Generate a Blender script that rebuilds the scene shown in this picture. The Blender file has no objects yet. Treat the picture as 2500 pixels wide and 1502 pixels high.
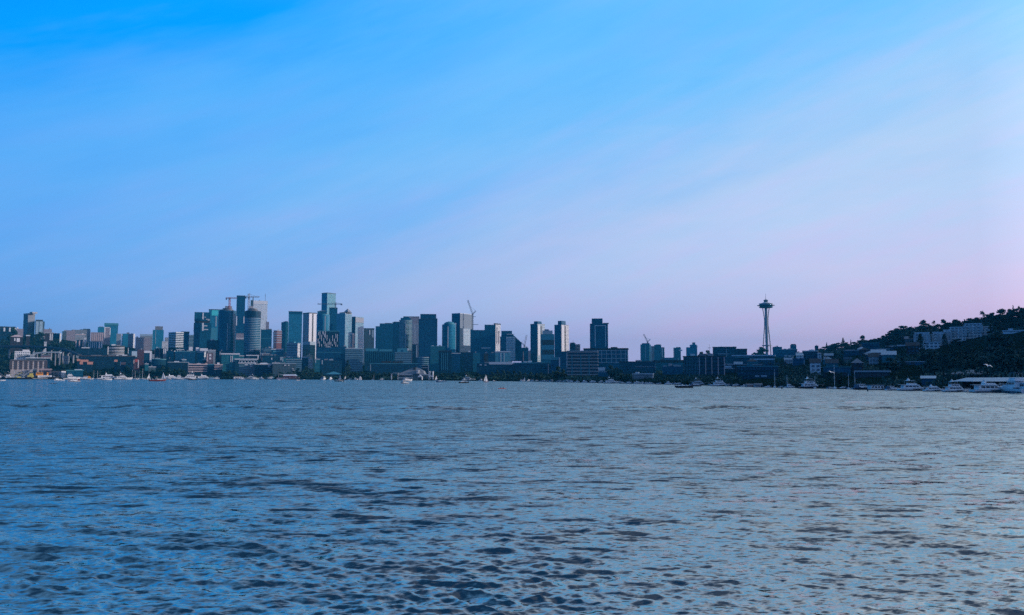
SUN_E = 3.0
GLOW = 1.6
HAZE_D = 7.5e-5
HAZE_COL = (0.03, 0.42, 0.72, 1)
WAVE_S, WAVE_L = 0.033, 0.85
RIP_H, MET_H = 1.1, 1.5
WATER_IOR = 7.0
WATER_TINT = (1.0, 0.94, 0.84, 1)
WATER_A, WATER_B = (0.006, 0.012, 0.016), (0.010, 0.016, 0.022)
DENOISE = False
import bpy, math, random
import numpy as np
from mathutils import Vector, Matrix
R = math.radians
random.seed(7)
scene = bpy.context.scene
COL = scene.collection
# ------------------------------------------------------------------ view model: real distances from angles
FPX, CX, CY, HOR, CH = 2000.0, 1250.0, 751.0, 916.0, 7.0
TH = math.atan((HOR - CY) / FPX)
CT, ST = math.cos(TH), math.sin(TH)
def at(px, py, Y):
    u = (px - CX) / FPX; v = (CY - py) / FPX
    dy = CT - v * ST; dz = ST + v * CT
    k = Y / dy
    return (u * k, Y, CH + dz * k)
def lerp_tab(tab, x):
    if x <= tab[0][0]: return tab[0][1:]
    for a, b in zip(tab, tab[1:]):
        if x <= b[0]:
            t = (x - a[0]) / (b[0] - a[0])
            return tuple(p + (q - p) * t for p, q in zip(a[1:], b[1:]))
    return tab[-1][1:]
SHORE = [(-1500,1400),(0,1400),(500,1390),(700,1340),(900,1180),(1100,1040),(1260,930),(1400,785),(1590,640),
         (1860,470),(2100,402),(2330,352),(2500,328),(3000,300),(3500,290)]
RIDGE = [(-1500,830,2300),(-600,826,2300),(0,824,2300),(150,830,2300),(330,850,2400),(500,872,2500),(700,884,3000),(1250,893,3200),
         (1600,890,3000),(1850,870,2800),(1950,864,2300),(2050,854,1800),(2150,842,1500),(2200,826,1350),(2300,812,1250),
         (2400,796,1150),(2500,780,1080),(2700,690,920),(2917,575,780),(3200,520,680),(4500,325,450)]
def shore(px):
    if px > 3500: return 330.0 / ((px - CX) / FPX)
    return lerp_tab(SHORE, px)[0]
def ridge(px):
    if px > 4500:
        Y = 731.0 / ((px - CX) / FPX); return 147.0, Y
    py, Y = lerp_tab(RIDGE, px)
    return CH + (HOR - py) / FPX * Y, Y
def ground_z(px, Y):
    d = shore(px); zr, Yr = ridge(px)
    s = Y - d
    if s < 0: return max(-6.0, 1.6 + s * 0.9)
    if s < 6: return 1.6
    t = min(1.0, (s - 6) / max(1.0, Yr - d - 6))
    g = t ** 1.15
    return 1.6 + (zr - 1.6) * g
def gz(x, y):
    if y < 1: return -6.0
    return ground_z(CX + FPX * x / y, y)
# ------------------------------------------------------------------ objects
def link(o, parent=None):
    COL.objects.link(o)
    if parent is not None: o.parent = parent
    return o
def tag(o, label=None, cat=None, group=None, kind=None):
    if label: o['label'] = label
    if cat: o['category'] = cat
    if group: o['group'] = group
    if kind: o['kind'] = kind
    return o
def empty(name, loc, rz=0.0, label=None, cat=None, group=None, sc=1.0):
    o = bpy.data.objects.new(name, None)
    o.location = loc; o.rotation_euler = (0, 0, rz); o.scale = (sc, sc, sc)
    o.empty_display_size = 0.5
    link(o); return tag(o, label, cat, group)
def copy_tree(o, parent=None):
    c = o.copy(); COL.objects.link(c)
    if parent is not None: c.parent = parent
    for ch in o.children: copy_tree(ch, c)
    return c
class MB:
    """collects faces, then links them as one mesh object"""
    def __init__(s): s.v = []; s.f = []; s.m = []; s.uv = []
    def face(s, pts, m=0, uv=None):
        i = len(s.v); s.v += [tuple(p) for p in pts]
        s.f.append(tuple(range(i, i + len(pts)))); s.m.append(m)
        s.uv.append(uv if uv else [(p[0] + p[1], p[2]) for p in pts])
    def grid(s, rings, m=0, closed=True, caps=(True, True), mcap=None, uvs=None):
        """loft through rings of equal length, shared vertices"""
        n = len(rings[0]); b = len(s.v)
        for r in rings: s.v += [tuple(p) for p in r]
        for i in range(len(rings) - 1):
            for j in range(n if closed else n - 1):
                k = (j + 1) % n
                q = (b + i*n + j, b + i*n + k, b + (i+1)*n + k, b + (i+1)*n + j)
                s.f.append(q); s.m.append(m); s.uv.append([(s.v[t][0] + s.v[t][1], s.v[t][2]) for t in q])
        mc = m if mcap is None else mcap
        if closed and caps[0]:
            q = tuple(b + j for j in reversed(range(n))); s.f.append(q); s.m.append(mc); s.uv.append([(0.0, 0.0)] * n)
        if closed and caps[1]:
            q = tuple(b + (len(rings)-1)*n + j for j in range(n)); s.f.append(q); s.m.append(mc); s.uv.append([(0.0, 0.0)] * n)
    def prism(s, poly, z0, z1, m=0, mtop=None, mside=None, off=0.0):
        """vertical prism on a counter-clockwise footprint; u runs along the perimeter in metres"""
        n = len(poly); b = len(s.v)
        s.v += [(p[0], p[1], z0) for p in poly] + [(p[0], p[1], z1) for p in poly]
        u = off
        for j in range(n):
            k = (j + 1) % n
            L = math.hypot(poly[k][0] - poly[j][0], poly[k][1] - poly[j][1])
            s.f.append((b + j, b + k, b + n + k, b + n + j)); s.m.append(mside[j] if mside else m)
            s.uv.append([(u, z0), (u + L, z0), (u + L, z1), (u, z1)]); u += L
        t = m if mtop is None else mtop
        s.f.append(tuple(b + n + j for j in range(n))); s.m.append(t); s.uv.append([(p[0], p[1]) for p in poly])
        s.f.append(tuple(b + j for j in reversed(range(n)))); s.m.append(t); s.uv.append([(0.0, 0.0)] * n)
    def box(s, x0, x1, y0, y1, z0, z1, m=0, mtop=None, mside=None):
        s.prism([(x0, y0), (x1, y0), (x1, y1), (x0, y1)], z0, z1, m, mtop, mside)
    def tube(s, p, q, r0, r1=None, n=6, m=0):
        p = Vector(p); q = Vector(q); d = (q - p).normalized(); r1 = r0 if r1 is None else r1
        a = d.orthogonal().normalized(); b = d.cross(a)
        s.grid([[p + (a*math.cos(t) + b*math.sin(t))*r0 for t in [2*math.pi*i/n for i in range(n)]],
                [q + (a*math.cos(t) + b*math.sin(t))*r1 for t in [2*math.pi*i/n for i in range(n)]]], m)
    def lathe(s, prof, n=24, m=0, c=(0, 0)):
        s.grid([[(c[0] + r*math.cos(2*math.pi*i/n), c[1] + r*math.sin(2*math.pi*i/n), z) for i in range(n)] for r, z in prof], m)
    def build(s, name, mats, parent=None, smooth=False, loc=None):
        me = bpy.data.meshes.new(name); me.from_pydata(s.v, [], s.f)
        mats = mats if isinstance(mats, (list, tuple)) else [mats]
        for x in mats: me.materials.append(x)
        me.polygons.foreach_set('material_index', [min(i, len(mats)-1) for i in s.m])
        uvl = me.uv_layers.new(name='UVMap')
        uvl.data.foreach_set('uv', [c for f in s.uv for t in f for c in t])
        if smooth: me.polygons.foreach_set('use_smooth', [True] * len(me.polygons))
        me.update()
        o = bpy.data.objects.new(name, me)
        if loc: o.location = loc
        return link(o, parent)
# ------------------------------------------------------------------ materials
class NT:
    def __init__(s, tree): s.t = tree; s.t.nodes.clear()
    def n(s, typ, **kw):
        x = s.t.nodes.new(typ)
        for k, v in kw.items(): setattr(x, k, v)
        return x
    def put(s, sock, v):
        if hasattr(v, 'is_output'): s.t.links.new(v, sock)
        elif v is not None: sock.default_value = v
    def math(s, op, a, b=None, c=None, clamp=False):
        x = s.n('ShaderNodeMath', operation=op, use_clamp=clamp)
        for i, v in enumerate((a, b, c)):
            if v is not None: s.put(x.inputs[i], v)
        return x.outputs[0]
    def mix(s, fac, a, b, blend='MIX'):
        x = s.n('ShaderNodeMix', data_type='RGBA', blend_type=blend)
        s.put(x.inputs[0], fac)
        s.put(x.inputs[6], a if hasattr(a, 'is_output') else (*a, 1) if len(a) == 3 else a)
        s.put(x.inputs[7], b if hasattr(b, 'is_output') else (*b, 1) if len(b) == 3 else b)
        return x.outputs[2]
    def noise(s, vec, scale, detail=2.0, rough=0.5, dim='3D'):
        x = s.n('ShaderNodeTexNoise', noise_dimensions=dim)
        s.put(x.inputs['Vector'], vec); x.inputs['Scale'].default_value = scale
        x.inputs['Detail'].default_value = detail; x.inputs['Roughness'].default_value = rough
        return x.outputs[0]
    def ramp(s, fac, stops, interp='LINEAR'):
        x = s.n('ShaderNodeValToRGB'); x.color_ramp.interpolation = interp
        e = x.color_ramp.elements
        e[0].position, e[0].color = stops[0][0], (*stops[0][1], 1)
        e[1].position, e[1].color = stops[1][0], (*stops[1][1], 1)
        for p, c in stops[2:]:
            k = e.new(p); k.color = (*c, 1)
        s.put(x.inputs[0], fac); return x.outputs[0]
MATS = {}
def newmat(name):
    m = bpy.data.materials.new(name); m.use_nodes = True
    t = NT(m.node_tree)
    out = t.n('ShaderNodeOutputMaterial'); p = t.n('ShaderNodeBsdfPrincipled')
    t.t.links.new(p.outputs[0], out.inputs[0])
    return m, t, p
def plain(name, col, rough=0.6, var=0.25, scale=0.35, metal=0.0, spec=0.5):
    """plain weathered surface: base colour broken up by two scales of noise in object space"""
    if name in MATS: return MATS[name]
    m, t, p = newmat(name)
    tc = t.n('ShaderNodeTexCoord').outputs['Object']
    a = t.noise(tc, scale, 4, 0.6); b = t.noise(tc, scale * 9, 2)
    k = t.math('ADD', t.math('MULTIPLY', a, 0.7), t.math('MULTIPLY', b, 0.3))
    lo = tuple(c * (1 - var) for c in col); hi = tuple(min(1, c * (1 + var)) for c in col)
    t.put(p.inputs['Base Color'], t.mix(k, lo, hi))
    t.put(p.inputs['Roughness'], t.math('ADD', t.math('MULTIPLY', b, 0.2), rough - 0.1))
    p.inputs['Metallic'].default_value = metal
    p.inputs['Specular IOR Level'].default_value = spec
    MATS[name] = m; return m
def facade(name, wall, glass, fh=3.6, bw=3.0, gu=0.15, gv=0.3, blind=0.12, rough=0.12, spec=0.8, wr=0.6):
    """wall with rows of windows: cells of fh x bw metres on the UV map, glass in each, some blinds drawn"""
    if name in MATS: return MATS[name]
    m, t, p = newmat(name)
    uv = t.n('ShaderNodeUVMap').outputs[0]
    sp = t.n('ShaderNodeSeparateXYZ'); t.put(sp.inputs[0], uv)
    oi = t.n('ShaderNodeObjectInfo')
    u = t.math('DIVIDE', sp.outputs[0], bw); v = t.math('DIVIDE', sp.outputs[1], fh)
    fu = t.math('FRACT', u); fv = t.math('FRACT', v)
    mask = t.math('MULTIPLY', t.math('GREATER_THAN', fu, gu), t.math('GREATER_THAN', fv, gv))
    cell = t.n('ShaderNodeCombineXYZ')
    t.put(cell.inputs[0], t.math('FLOOR', u)); t.put(cell.inputs[1], t.math('FLOOR', v)); t.put(cell.inputs[2], t.math('MULTIPLY', oi.outputs['Random'], 50))
    wn = t.n('ShaderNodeTexWhiteNoise', noise_dimensions='3D'); t.put(wn.inputs['Vector'], cell.outputs[0])
    r = wn.outputs[0]
    big = t.noise(uv, 0.035, 3, 0.6)
    lo = tuple(c * 0.45 for c in glass); hi = tuple(min(1, c * 1.6) for c in glass)
    g = t.mix(t.math('ADD', t.math('MULTIPLY', r, 0.55), t.math('MULTIPLY', big, 0.45)), lo, hi)
    bl = t.math('MULTIPLY', t.math('GREATER_THAN', r, 1 - blind), 0.6)
    g = t.mix(bl, g, tuple(0.5 * w + 0.05 for w in wall))
    w = t.mix(t.noise(uv, 0.12, 4, 0.65), tuple(c * 0.75 for c in wall), tuple(min(1, c * 1.2) for c in wall))
    t.put(p.inputs['Base Color'], t.mix(mask, w, g))
    t.put(p.inputs['Roughness'], t.math('ADD', t.math('MULTIPLY', mask, rough - wr), wr))
    t.put(p.inputs['Specular IOR Level'], t.math('ADD', t.math('MULTIPLY', mask, spec - 0.15), 0.15))
    if wall[0] < 0.1: p.inputs['Specular Tint'].default_value = (0.28, 0.72, 1.0, 1)   # blue-green coated glass
    MATS[name] = m; return m
# ------------------------------------------------------------------ camera, light, sky, air
cam = bpy.data.cameras.new('camera'); co = bpy.data.objects.new('camera', cam); link(co)
cam.sensor_width = 36.0; cam.lens = 36.0 * FPX / 2500.0
cam.clip_start = 0.5; cam.clip_end = 30000
co.location = (0, 0, CH); co.rotation_euler = (R(90) + TH, 0, 0)
scene.camera = co
SUN_AZ, SUN_EL = 96.0, 12.5
ds = Vector((math.cos(R(SUN_EL)) * math.sin(R(SUN_AZ)), math.cos(R(SUN_EL)) * math.cos(R(SUN_AZ)), math.sin(R(SUN_EL))))
sl = bpy.data.lights.new('sun', 'SUN'); sl.energy = SUN_E; sl.angle = R(0.5); sl.color = (1.0, 0.86, 0.80)
so = bpy.data.objects.new('sun', sl); link(so); so.rotation_euler = ds.to_track_quat('Z', 'Y').to_euler()
so.location = (300, -200, 400)
def make_world():
    w = bpy.data.worlds.new('World'); scene.world = w; w.use_nodes = True
    t = NT(w.node_tree)
    out = t.n('ShaderNodeOutputWorld')
    d = t.n('ShaderNodeTexCoord').outputs['Generated']
    sp = t.n('ShaderNodeSeparateXYZ'); t.put(sp.inputs[0], d)
    x, y, z = sp.outputs
    h = t.math('SQRT', t.math('ADD', t.math('MULTIPLY', x, x), t.math('MULTIPLY', y, y)))
    sx = t.math('DIVIDE', x, t.math('MAXIMUM', h, 0.02))          # sine of azimuth: +1 towards the sun
    el = t.math('MULTIPLY', t.math('ARCSINE', z), 57.2958)        # elevation in degrees
    # streaked thin cloud: noise stretched along a slanting axis
    sa, ca = math.sin(R(21)), math.cos(R(21))
    along = t.math('ADD', t.math('MULTIPLY', x, ca), t.math('MULTIPLY', z, sa)); across = t.math('SUBTRACT', t.math('MULTIPLY', z, ca), t.math('MULTIPLY', x, sa))
    mp = t.n('ShaderNodeCombineXYZ'); t.put(mp.inputs[0], t.math('MULTIPLY', along, 1.1)); t.put(mp.inputs[1], y); t.put(mp.inputs[2], t.math('MULTIPLY', across, 6.5))
    nz = t.noise(mp.outputs[0], 1.6, 5, 0.55)
    nz2 = t.noise(mp.outputs[0], 5.0, 4, 0.6)
    a = t.math('ADD', t.math('MULTIPLY', sx, 0.472), 0.25)        # 0 at left edge .. 0.5 at right edge
    e = t.math('SUBTRACT', 0.5, t.math('MULTIPLY', t.math('MINIMUM', el, 36.0), 0.02))
    tt = t.math('ADD', a, e)
    lowk = t.math('SUBTRACT', 1.0, t.math('DIVIDE', t.math('ABSOLUTE', el), 24.0), clamp=True)
    tt = t.math('ADD', tt, t.math('MULTIPLY', lowk, 0.10))
    tt = t.math('SUBTRACT', tt, t.math('MULTIPLY', t.math('MULTIPLY', t.math('MAXIMUM', sx, 0.0), t.math('SUBTRACT', 1.0, lowk)), 0.20))
    tt = t.math('ADD', tt, t.math('MULTIPLY', t.math('SUBTRACT', nz, 0.5), 0.28))
    tt = t.math('ADD', tt, t.math('MULTIPLY', t.math('SUBTRACT', nz2, 0.5), 0.12))
    rp = t.math('ADD', t.math('MULTIPLY', tt, 0.5), 0.25, clamp=True)   # ramp position: t=-0.5 -> 0, t=1.5 -> 1
    col = t.ramp(rp, SKY_STOPS)
    # hazy band at the horizon: a little green lost, slightly pink
    hz = t.math('SUBTRACT', 1.0, t.math('DIVIDE', t.math('ABSOLUTE', el), 26.0), clamp=True)
    col = t.mix(hz, col, HAZE_TINT, 'MULTIPLY')
    band = t.math('MULTIPLY', t.math('SUBTRACT', nz2, 0.46), 4.0, clamp=True)
    col = t.mix(band, col, (1.05, 0.95, 1.0), 'MULTIPLY')
    # paler air low down towards the sun
    lr = t.math('MULTIPLY', t.math('SUBTRACT', 1.0, t.math('DIVIDE', t.math('ABSOLUTE', el), 13.0), clamp=True), t.math('MULTIPLY', t.math('ADD', sx, 0.05), 2.2, clamp=True))
    col = t.mix(lr, col, (1.40, 1.20, 1.06), 'MULTIPLY')
    # faint pink wisps low on the sunward side
    mp2 = t.n('ShaderNodeMapping'); t.put(mp2.inputs[0], d); mp2.inputs['Scale'].default_value = (3, 3, 16)
    wsp = t.math('MULTIPLY', t.math('SUBTRACT', t.noise(mp2.outputs[0], 2.2, 5, 0.6), 0.45), 2.4, clamp=True)
    wm = t.math('MULTIPLY', t.math('MULTIPLY', wsp, hz), t.math('MULTIPLY', t.math('ADD', sx, 0.1), 0.9, clamp=True))
    col = t.mix(t.math('MULTIPLY', wm, 0.9), col, (0.84, 0.66, 0.84))
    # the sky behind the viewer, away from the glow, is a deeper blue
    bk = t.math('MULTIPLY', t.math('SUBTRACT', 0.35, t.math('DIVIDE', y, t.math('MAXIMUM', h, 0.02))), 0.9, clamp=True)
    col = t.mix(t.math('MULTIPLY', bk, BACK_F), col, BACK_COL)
    # sky above the picture, shaped for the water: pale band, then deep blue overhead
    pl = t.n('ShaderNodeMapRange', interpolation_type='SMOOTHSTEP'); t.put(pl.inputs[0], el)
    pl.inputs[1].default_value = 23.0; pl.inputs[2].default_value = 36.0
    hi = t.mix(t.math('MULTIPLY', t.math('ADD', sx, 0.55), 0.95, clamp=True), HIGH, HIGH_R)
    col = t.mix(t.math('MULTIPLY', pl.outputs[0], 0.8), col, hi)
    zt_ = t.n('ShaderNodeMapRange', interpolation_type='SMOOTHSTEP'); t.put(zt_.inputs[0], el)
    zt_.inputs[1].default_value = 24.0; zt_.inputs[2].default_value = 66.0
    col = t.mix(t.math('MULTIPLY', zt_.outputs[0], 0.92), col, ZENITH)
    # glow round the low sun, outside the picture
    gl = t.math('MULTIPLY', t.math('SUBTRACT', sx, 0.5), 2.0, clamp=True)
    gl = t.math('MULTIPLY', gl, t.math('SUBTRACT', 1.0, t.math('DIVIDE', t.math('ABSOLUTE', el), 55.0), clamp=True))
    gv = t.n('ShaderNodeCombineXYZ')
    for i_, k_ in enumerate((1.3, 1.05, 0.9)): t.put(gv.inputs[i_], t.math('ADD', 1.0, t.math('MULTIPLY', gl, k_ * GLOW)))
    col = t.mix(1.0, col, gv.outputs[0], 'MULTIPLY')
    bg = t.n('ShaderNodeBackground'); t.put(bg.inputs[0], col); bg.inputs[1].default_value = SKY_K
    ni = t.n('ShaderNodeTexSky', sky_type='NISHITA'); ni.sun_disc = False
    ni.sun_elevation = R(SUN_EL); ni.sun_rotation = R(SUN_AZ); ni.air_density = 1.0; ni.dust_density = 0.6; ni.ozone_density = 2.0
    b2 = t.n('ShaderNodeBackground'); t.put(b2.inputs[0], ni.outputs[0]); b2.inputs[1].default_value = 0.06
    ms = t.n('ShaderNodeMixShader'); ms.inputs[0].default_value = 0.02
    t.t.links.new(bg.outputs[0], ms.inputs[1]); t.t.links.new(b2.outputs[0], ms.inputs[2])
    t.t.links.new(ms.outputs[0], out.inputs[0])
def s2l(r, g, b):
    f = lambda c: ((c/255 + 0.055) / 1.055) ** 2.4 if c/255 > 0.04045 else c/255/12.92
    return (f(r), f(g), f(b))
SKY_T = [(-0.5, (96, 150, 214)), (-0.14, (62, 150, 236)), (0.0, (0, 143, 255)), (0.13, (0, 162, 255)), (0.25, (84, 183, 255)), (0.42, (116, 200, 255)), (0.5, (138, 208, 255)),
         (0.67, (186, 226, 252)), (0.75, (196, 234, 255)), (0.92, (222, 232, 252)), (1.5, (250, 240, 245))]
SKY_STOPS = [((t_ + 0.5) / 2, s2l(*c_)) for t_, c_ in SKY_T]
HAZE_TINT = (0.75, 0.625, 0.87)
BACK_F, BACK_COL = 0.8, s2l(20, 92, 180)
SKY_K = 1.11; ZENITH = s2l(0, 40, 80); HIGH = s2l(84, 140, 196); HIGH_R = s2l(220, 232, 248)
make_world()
scene.view_settings.view_transform = 'Standard'; scene.view_settings.look = 'None'
scene.view_settings.exposure = 0; scene.view_settings.gamma = 1; scene.view_settings.use_curve_mapping = False
scene.cycles.use_denoising = DENOISE
scene.cycles.max_bounces = 5; scene.cycles.volume_bounces = 0
scene.cycles.diffuse_bounces = 2; scene.cycles.glossy_bounces = 1; scene.cycles.transmission_bounces = 3
scene.cycles.caustics_reflective = False; scene.cycles.caustics_refractive = False
def make_haze():
    m = bpy.data.materials.new('thin_haze'); m.use_nodes = True
    t = NT(m.node_tree); out = t.n('ShaderNodeOutputMaterial'); v = t.n('ShaderNodeVolumePrincipled')
    v.inputs['Color'].default_value = HAZE_COL; v.inputs['Density'].default_value = HAZE_D
    v.inputs['Anisotropy'].default_value = 0.0
    t.t.links.new(v.outputs[0], out.inputs[1])
    try: m.cycles.homogeneous_volume = True
    except Exception: pass
    b = MB(); b.box(-6000, 6500, -900, 9600, -8, 420); o = b.build('haze', m); o['kind'] = 'stuff'
if HAZE_D > 0: make_haze()
# ------------------------------------------------------------------ land
def make_ground():
    m, t, p = newmat('wooded_ground')
    g = t.n('ShaderNodeNewGeometry').outputs['Position']
    a = t.noise(g, 0.02, 5, 0.65); b = t.noise(g, 0.25, 4, 0.6)
    k = t.math('ADD', t.math('MULTIPLY', a, 0.5), t.math('MULTIPLY', b, 0.5))
    t.put(p.inputs['Base Color'], t.ramp(k, [(0.3, (0.004, 0.012, 0.009)), (0.5, (0.008, 0.020, 0.014)), (0.65, (0.018, 0.028, 0.022)), (0.8, (0.05, 0.052, 0.05))]))
    p.inputs['Roughness'].default_value = 0.95; p.inputs['Specular IOR Level'].default_value = 0.0
    pxs = [-1500 + i*150 for i in range(9)] + [-150 + i*25 for i in range(160)] + [3900 + 150*i for i in range(6)] + [5000, 6000, 8000, 12000, 20000, 40000]
    V = []; F = []
    fr = [0, .02, .05, .09, .14, .2, .27, .34, .42, .5, .58, .66, .74, .82, .9, .96, 1.0]
    nr = 6 + len(fr) + 4
    for px in pxs:
        u = (px - CX) / FPX; d = shore(px); zr, Yr = ridge(px)
        rows = [(d*0.93, -6.0), (d - 0.4, -6.0), (d - 0.2, 1.2), (d, 1.6), (d + 3, 1.6), (d + 6, 1.6)]
        for f in fr:
            Y = d + 6.5 + (Yr - d - 6.5) * f; rows.append((Y, ground_z(px, Y) - (0.0 if f in (0, 1) else 0.6 * math.sin(px*0.13 + f*40))))
        for k, Y in enumerate((Yr*1.15 + 50, Yr*1.5 + 200, max(5200, Yr*2.2), 9000) if px < 4000 else (Yr*1.15 + 20, Yr*1.5 + 40, Yr*2.2 + 80, Yr*4 + 200)):
            rows.append((Y, zr * (0.97, 0.9, 0.6, 0.35)[k]))
        V += [(u*Y, Y, z) for Y, z in rows]
    for i in range(len(pxs) - 1):
        for j in range(nr - 1):
            a = i*nr + j; F.append((a, a + nr, a + nr + 1, a + 1))
    me = bpy.data.meshes.new('ground'); me.from_pydata(V, [], F); me.materials.append(m)
    me.polygons.foreach_set('use_smooth', [True]*len(F)); me.update()
    o = bpy.data.objects.new('ground', me); link(o); o['kind'] = 'structure'
make_ground()
# ------------------------------------------------------------------ water
def make_water():
    rng = np.random.RandomState(11)
    rs = [11.0]
    while rs[-1] < 1650:
        r = rs[-1]; rs.append(r + min(r*r*1.3e-4, 0.0085*r))
    rs = np.array(rs); na = 860
    an = np.radians(np.linspace(-50, 50, na))
    Rg, An = np.meshgrid(rs, an, indexing='ij')
    X = Rg*np.sin(An); Yc = Rg*np.cos(An)
    dr = np.gradient(rs)[:, None] * np.ones((1, na)); sp = np.maximum(dr, Rg*(an[1]-an[0]))
    Z = np.zeros_like(X); DX = np.zeros_like(X); DY = np.zeros_like(X)
    N = 300; lam = np.exp(rng.uniform(math.log(0.2), math.log(3.2), N))
    th = np.radians(-103 + rng.normal(0, 1, N) * np.where(lam > 1.5, 17, 27))
    lost = np.zeros_like(X); tot = 0
    # patches where the wind ruffles the water more or less
    env = np.ones_like(X)
    for q in range(14):
        l = math.exp(rng.uniform(math.log(6), math.log(90))); a = rng.uniform(0, 2*math.pi)
        env += 0.13*np.sin(2*math.pi*(X*math.cos(a)*0.6 + Yc*math.sin(a))/l + rng.uniform(0, 6.28))
    env = np.clip(env, 0.62, 1.28)
    lam[:14] = np.exp(rng.uniform(math.log(4.5), math.log(11), 14))
    for i in range(N):
        L = lam[i]; k = 2*math.pi/L
        w = min(1.0, (L/0.4)**0.5) * min(1.0, (WAVE_L/L)**1.0)
        s = WAVE_S*w; amp = s/k
        c, sn = math.cos(th[i]), math.sin(th[i])
        ph = k*(X*c + Yc*sn) + rng.uniform(0, 6.28)
        f = np.clip((L/sp - 2.0)/2.5, 0, 1)
        lost += (1-f)*s*s; tot += s*s
        A = amp*f*env
        Z += A*np.cos(ph - 0.5*np.cos(ph)); h = 0.8*A*np.sin(ph)
        DX -= h*c; DY -= h*sn
    # a passing boat's wake: a long low swell running across the lake
    for (Yw, sl, am, ll, wd) in ((176.0, -0.055, 0.66, 15.0, 7.5), (222.0, -0.05, 0.36, 20.0, 12.0), (120.0, -0.06, 0.06, 7.0, 6.0)):
        q = Yc - (Yw + sl*X + 2.5*np.sin(X*0.05) + 1.2*np.sin(X*0.17 + 1))
        Z += am*np.exp(-(q/wd)**2)*np.cos(2*math.pi*q/ll)*(0.75 + 0.35*np.sin(X*0.21 + 2)*np.sin(X*0.083))
    near = np.clip((1500 - Rg)/300, 0, 1) * np.clip((math.radians(50) - np.abs(An))/math.radians(6), 0, 1)
    Z *= near; X = X + DX*near; Y = Yc + DY*near
    nR = len(rs)
    co_ = np.stack([X, Y, Z], -1).reshape(-1, 3)
    idx = np.arange(nR*na).reshape(nR, na)
    q = np.stack([idx[:-1, :-1], idx[:-1, 1:], idx[1:, 1:], idx[1:, :-1]], -1).reshape(-1, 4)[:, ::-1]
    # calm sheet round the rest of the lake, out to the land on every side
    ex = [(-6000, -800), (6000, -800), (6000, 9000), (-6000, 9000)]
    a0, a1 = an[0] + math.radians(0.1), an[-1] - math.radians(0.1)
    inner = [(rs[0]*math.sin(a0), rs[0]*math.cos(a0)), (rs[0]*math.sin(a1), rs[0]*math.cos(a1))]
    outer = [(rs[-1]*math.sin(a0), rs[-1]*math.cos(a0)), (rs[-1]*math.sin(a1), rs[-1]*math.cos(a1))]
    base = nR*na
    extra = [(*ex[0], -0.004), (*ex[1], -0.004), (*ex[2], -0.004), (*ex[3], -0.004)] + [(*p_, -0.004) for p_ in inner + outer]
    nb = base
    faces = [(nb+0, nb+1, nb+5, nb+4), (nb+1, nb+2, nb+7, nb+5), (nb+3, nb+0, nb+4, nb+6)]
    verts = np.concatenate([co_, np.array(extra)])
    me = bpy.data.meshes.new('water')
    nf = len(q) + len(faces)
    me.vertices.add(len(verts)); me.vertices.foreach_set('co', verts.astype(np.float32).ravel())
    loops = np.concatenate([q.ravel(), np.array(faces).ravel()]).astype(np.int32)
    me.loops.add(len(loops)); me.loops.foreach_set('vertex_index', loops)
    me.polygons.add(nf); me.polygons.foreach_set('loop_start', (np.arange(nf)*4).astype(np.int32))
    me.polygons.foreach_set('loop_total', np.full(nf, 4, np.int32)) if False else None
    me.update(calc_edges=True)
    me.polygons.foreach_set('use_smooth', np.ones(nf, bool))
    at_ = me.attributes.new('unresolved', 'FLOAT', 'POINT')
    lv = np.concatenate([np.clip(np.sqrt(lost/tot), 0, 1).ravel(), np.full(len(extra), 1.0)])
    at_.data.foreach_set('value', lv.astype(np.float32))
    m, t, p = newmat('lake_water')
    g = t.n('ShaderNodeNewGeometry').outputs['Position']
    un = t.n('ShaderNodeAttribute', attribute_name='unresolved').outputs['Fac']
    st = t.n('ShaderNodeMapping'); t.put(st.inputs[0], g); st.inputs['Scale'].default_value = (0.42, 1.0, 1.0)
    gust = t.noise(st.outputs[0], 0.05, 4, 0.65)
    gust = t.math('ADD', t.math('MULTIPLY', gust, 1.6), 0.2)
    # small waves as slopes added to the surface normal, so they hold at any distance
    def slope(sc, k, det=3, off=0.115):
        nn = t.n('ShaderNodeTexNoise'); t.put(nn.inputs['Vector'], st.outputs[0]); nn.inputs['Scale'].default_value = sc; nn.inputs['Detail'].default_value = det; nn.inputs['Roughness'].default_value = 0.6
        q = t.n('ShaderNodeSeparateColor'); t.put(q.inputs[0], nn.outputs['Color']); c = t.n('ShaderNodeCombineXYZ')
        t.put(c.inputs[0], t.math('MULTIPLY', t.math('SUBTRACT', q.outputs[0], 0.5), t.math('MULTIPLY', k, 0.8)))
        # wind-driven: long gentle backs, short steep faces
        t.put(c.inputs[1], t.math('MULTIPLY', t.math('SUBTRACT', off, t.math('POWER', q.outputs[1], 2.5)), t.math('MULTIPLY', k, 1.5)))
        return c.outputs[0]
    def vadd(a_, b_):
        v = t.n('ShaderNodeVectorMath', operation='ADD'); t.put(v.inputs[0], a_); t.put(v.inputs[1], b_); return v.outputs[0]
    ss = vadd(slope(5.5, t.math('MULTIPLY', gust, RIP_H), 4, 0.155), slope(0.9, t.math('MULTIPLY', t.math('MULTIPLY', gust, un), MET_H)))
    ss = vadd(ss, slope(0.22, t.math('MULTIPLY', t.math('MULTIPLY', gust, un), MET_H * 0.45), 2, 0.16))
    nv = t.n('ShaderNodeVectorMath', operation='NORMALIZE')
    t.put(nv.inputs[0], vadd(t.n('ShaderNodeNewGeometry').outputs['Normal'], ss))
    t.put(p.inputs['Normal'], nv.outputs[0])
    deep = t.noise(g, 0.012, 3, 0.5)
    t.put(p.inputs['Base Color'], t.mix(deep, WATER_A, WATER_B))
    p.inputs['Roughness'].default_value = 0.06; p.inputs['IOR'].default_value = WATER_IOR; p.inputs['Specular Tint'].default_value = WATER_TINT
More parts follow.
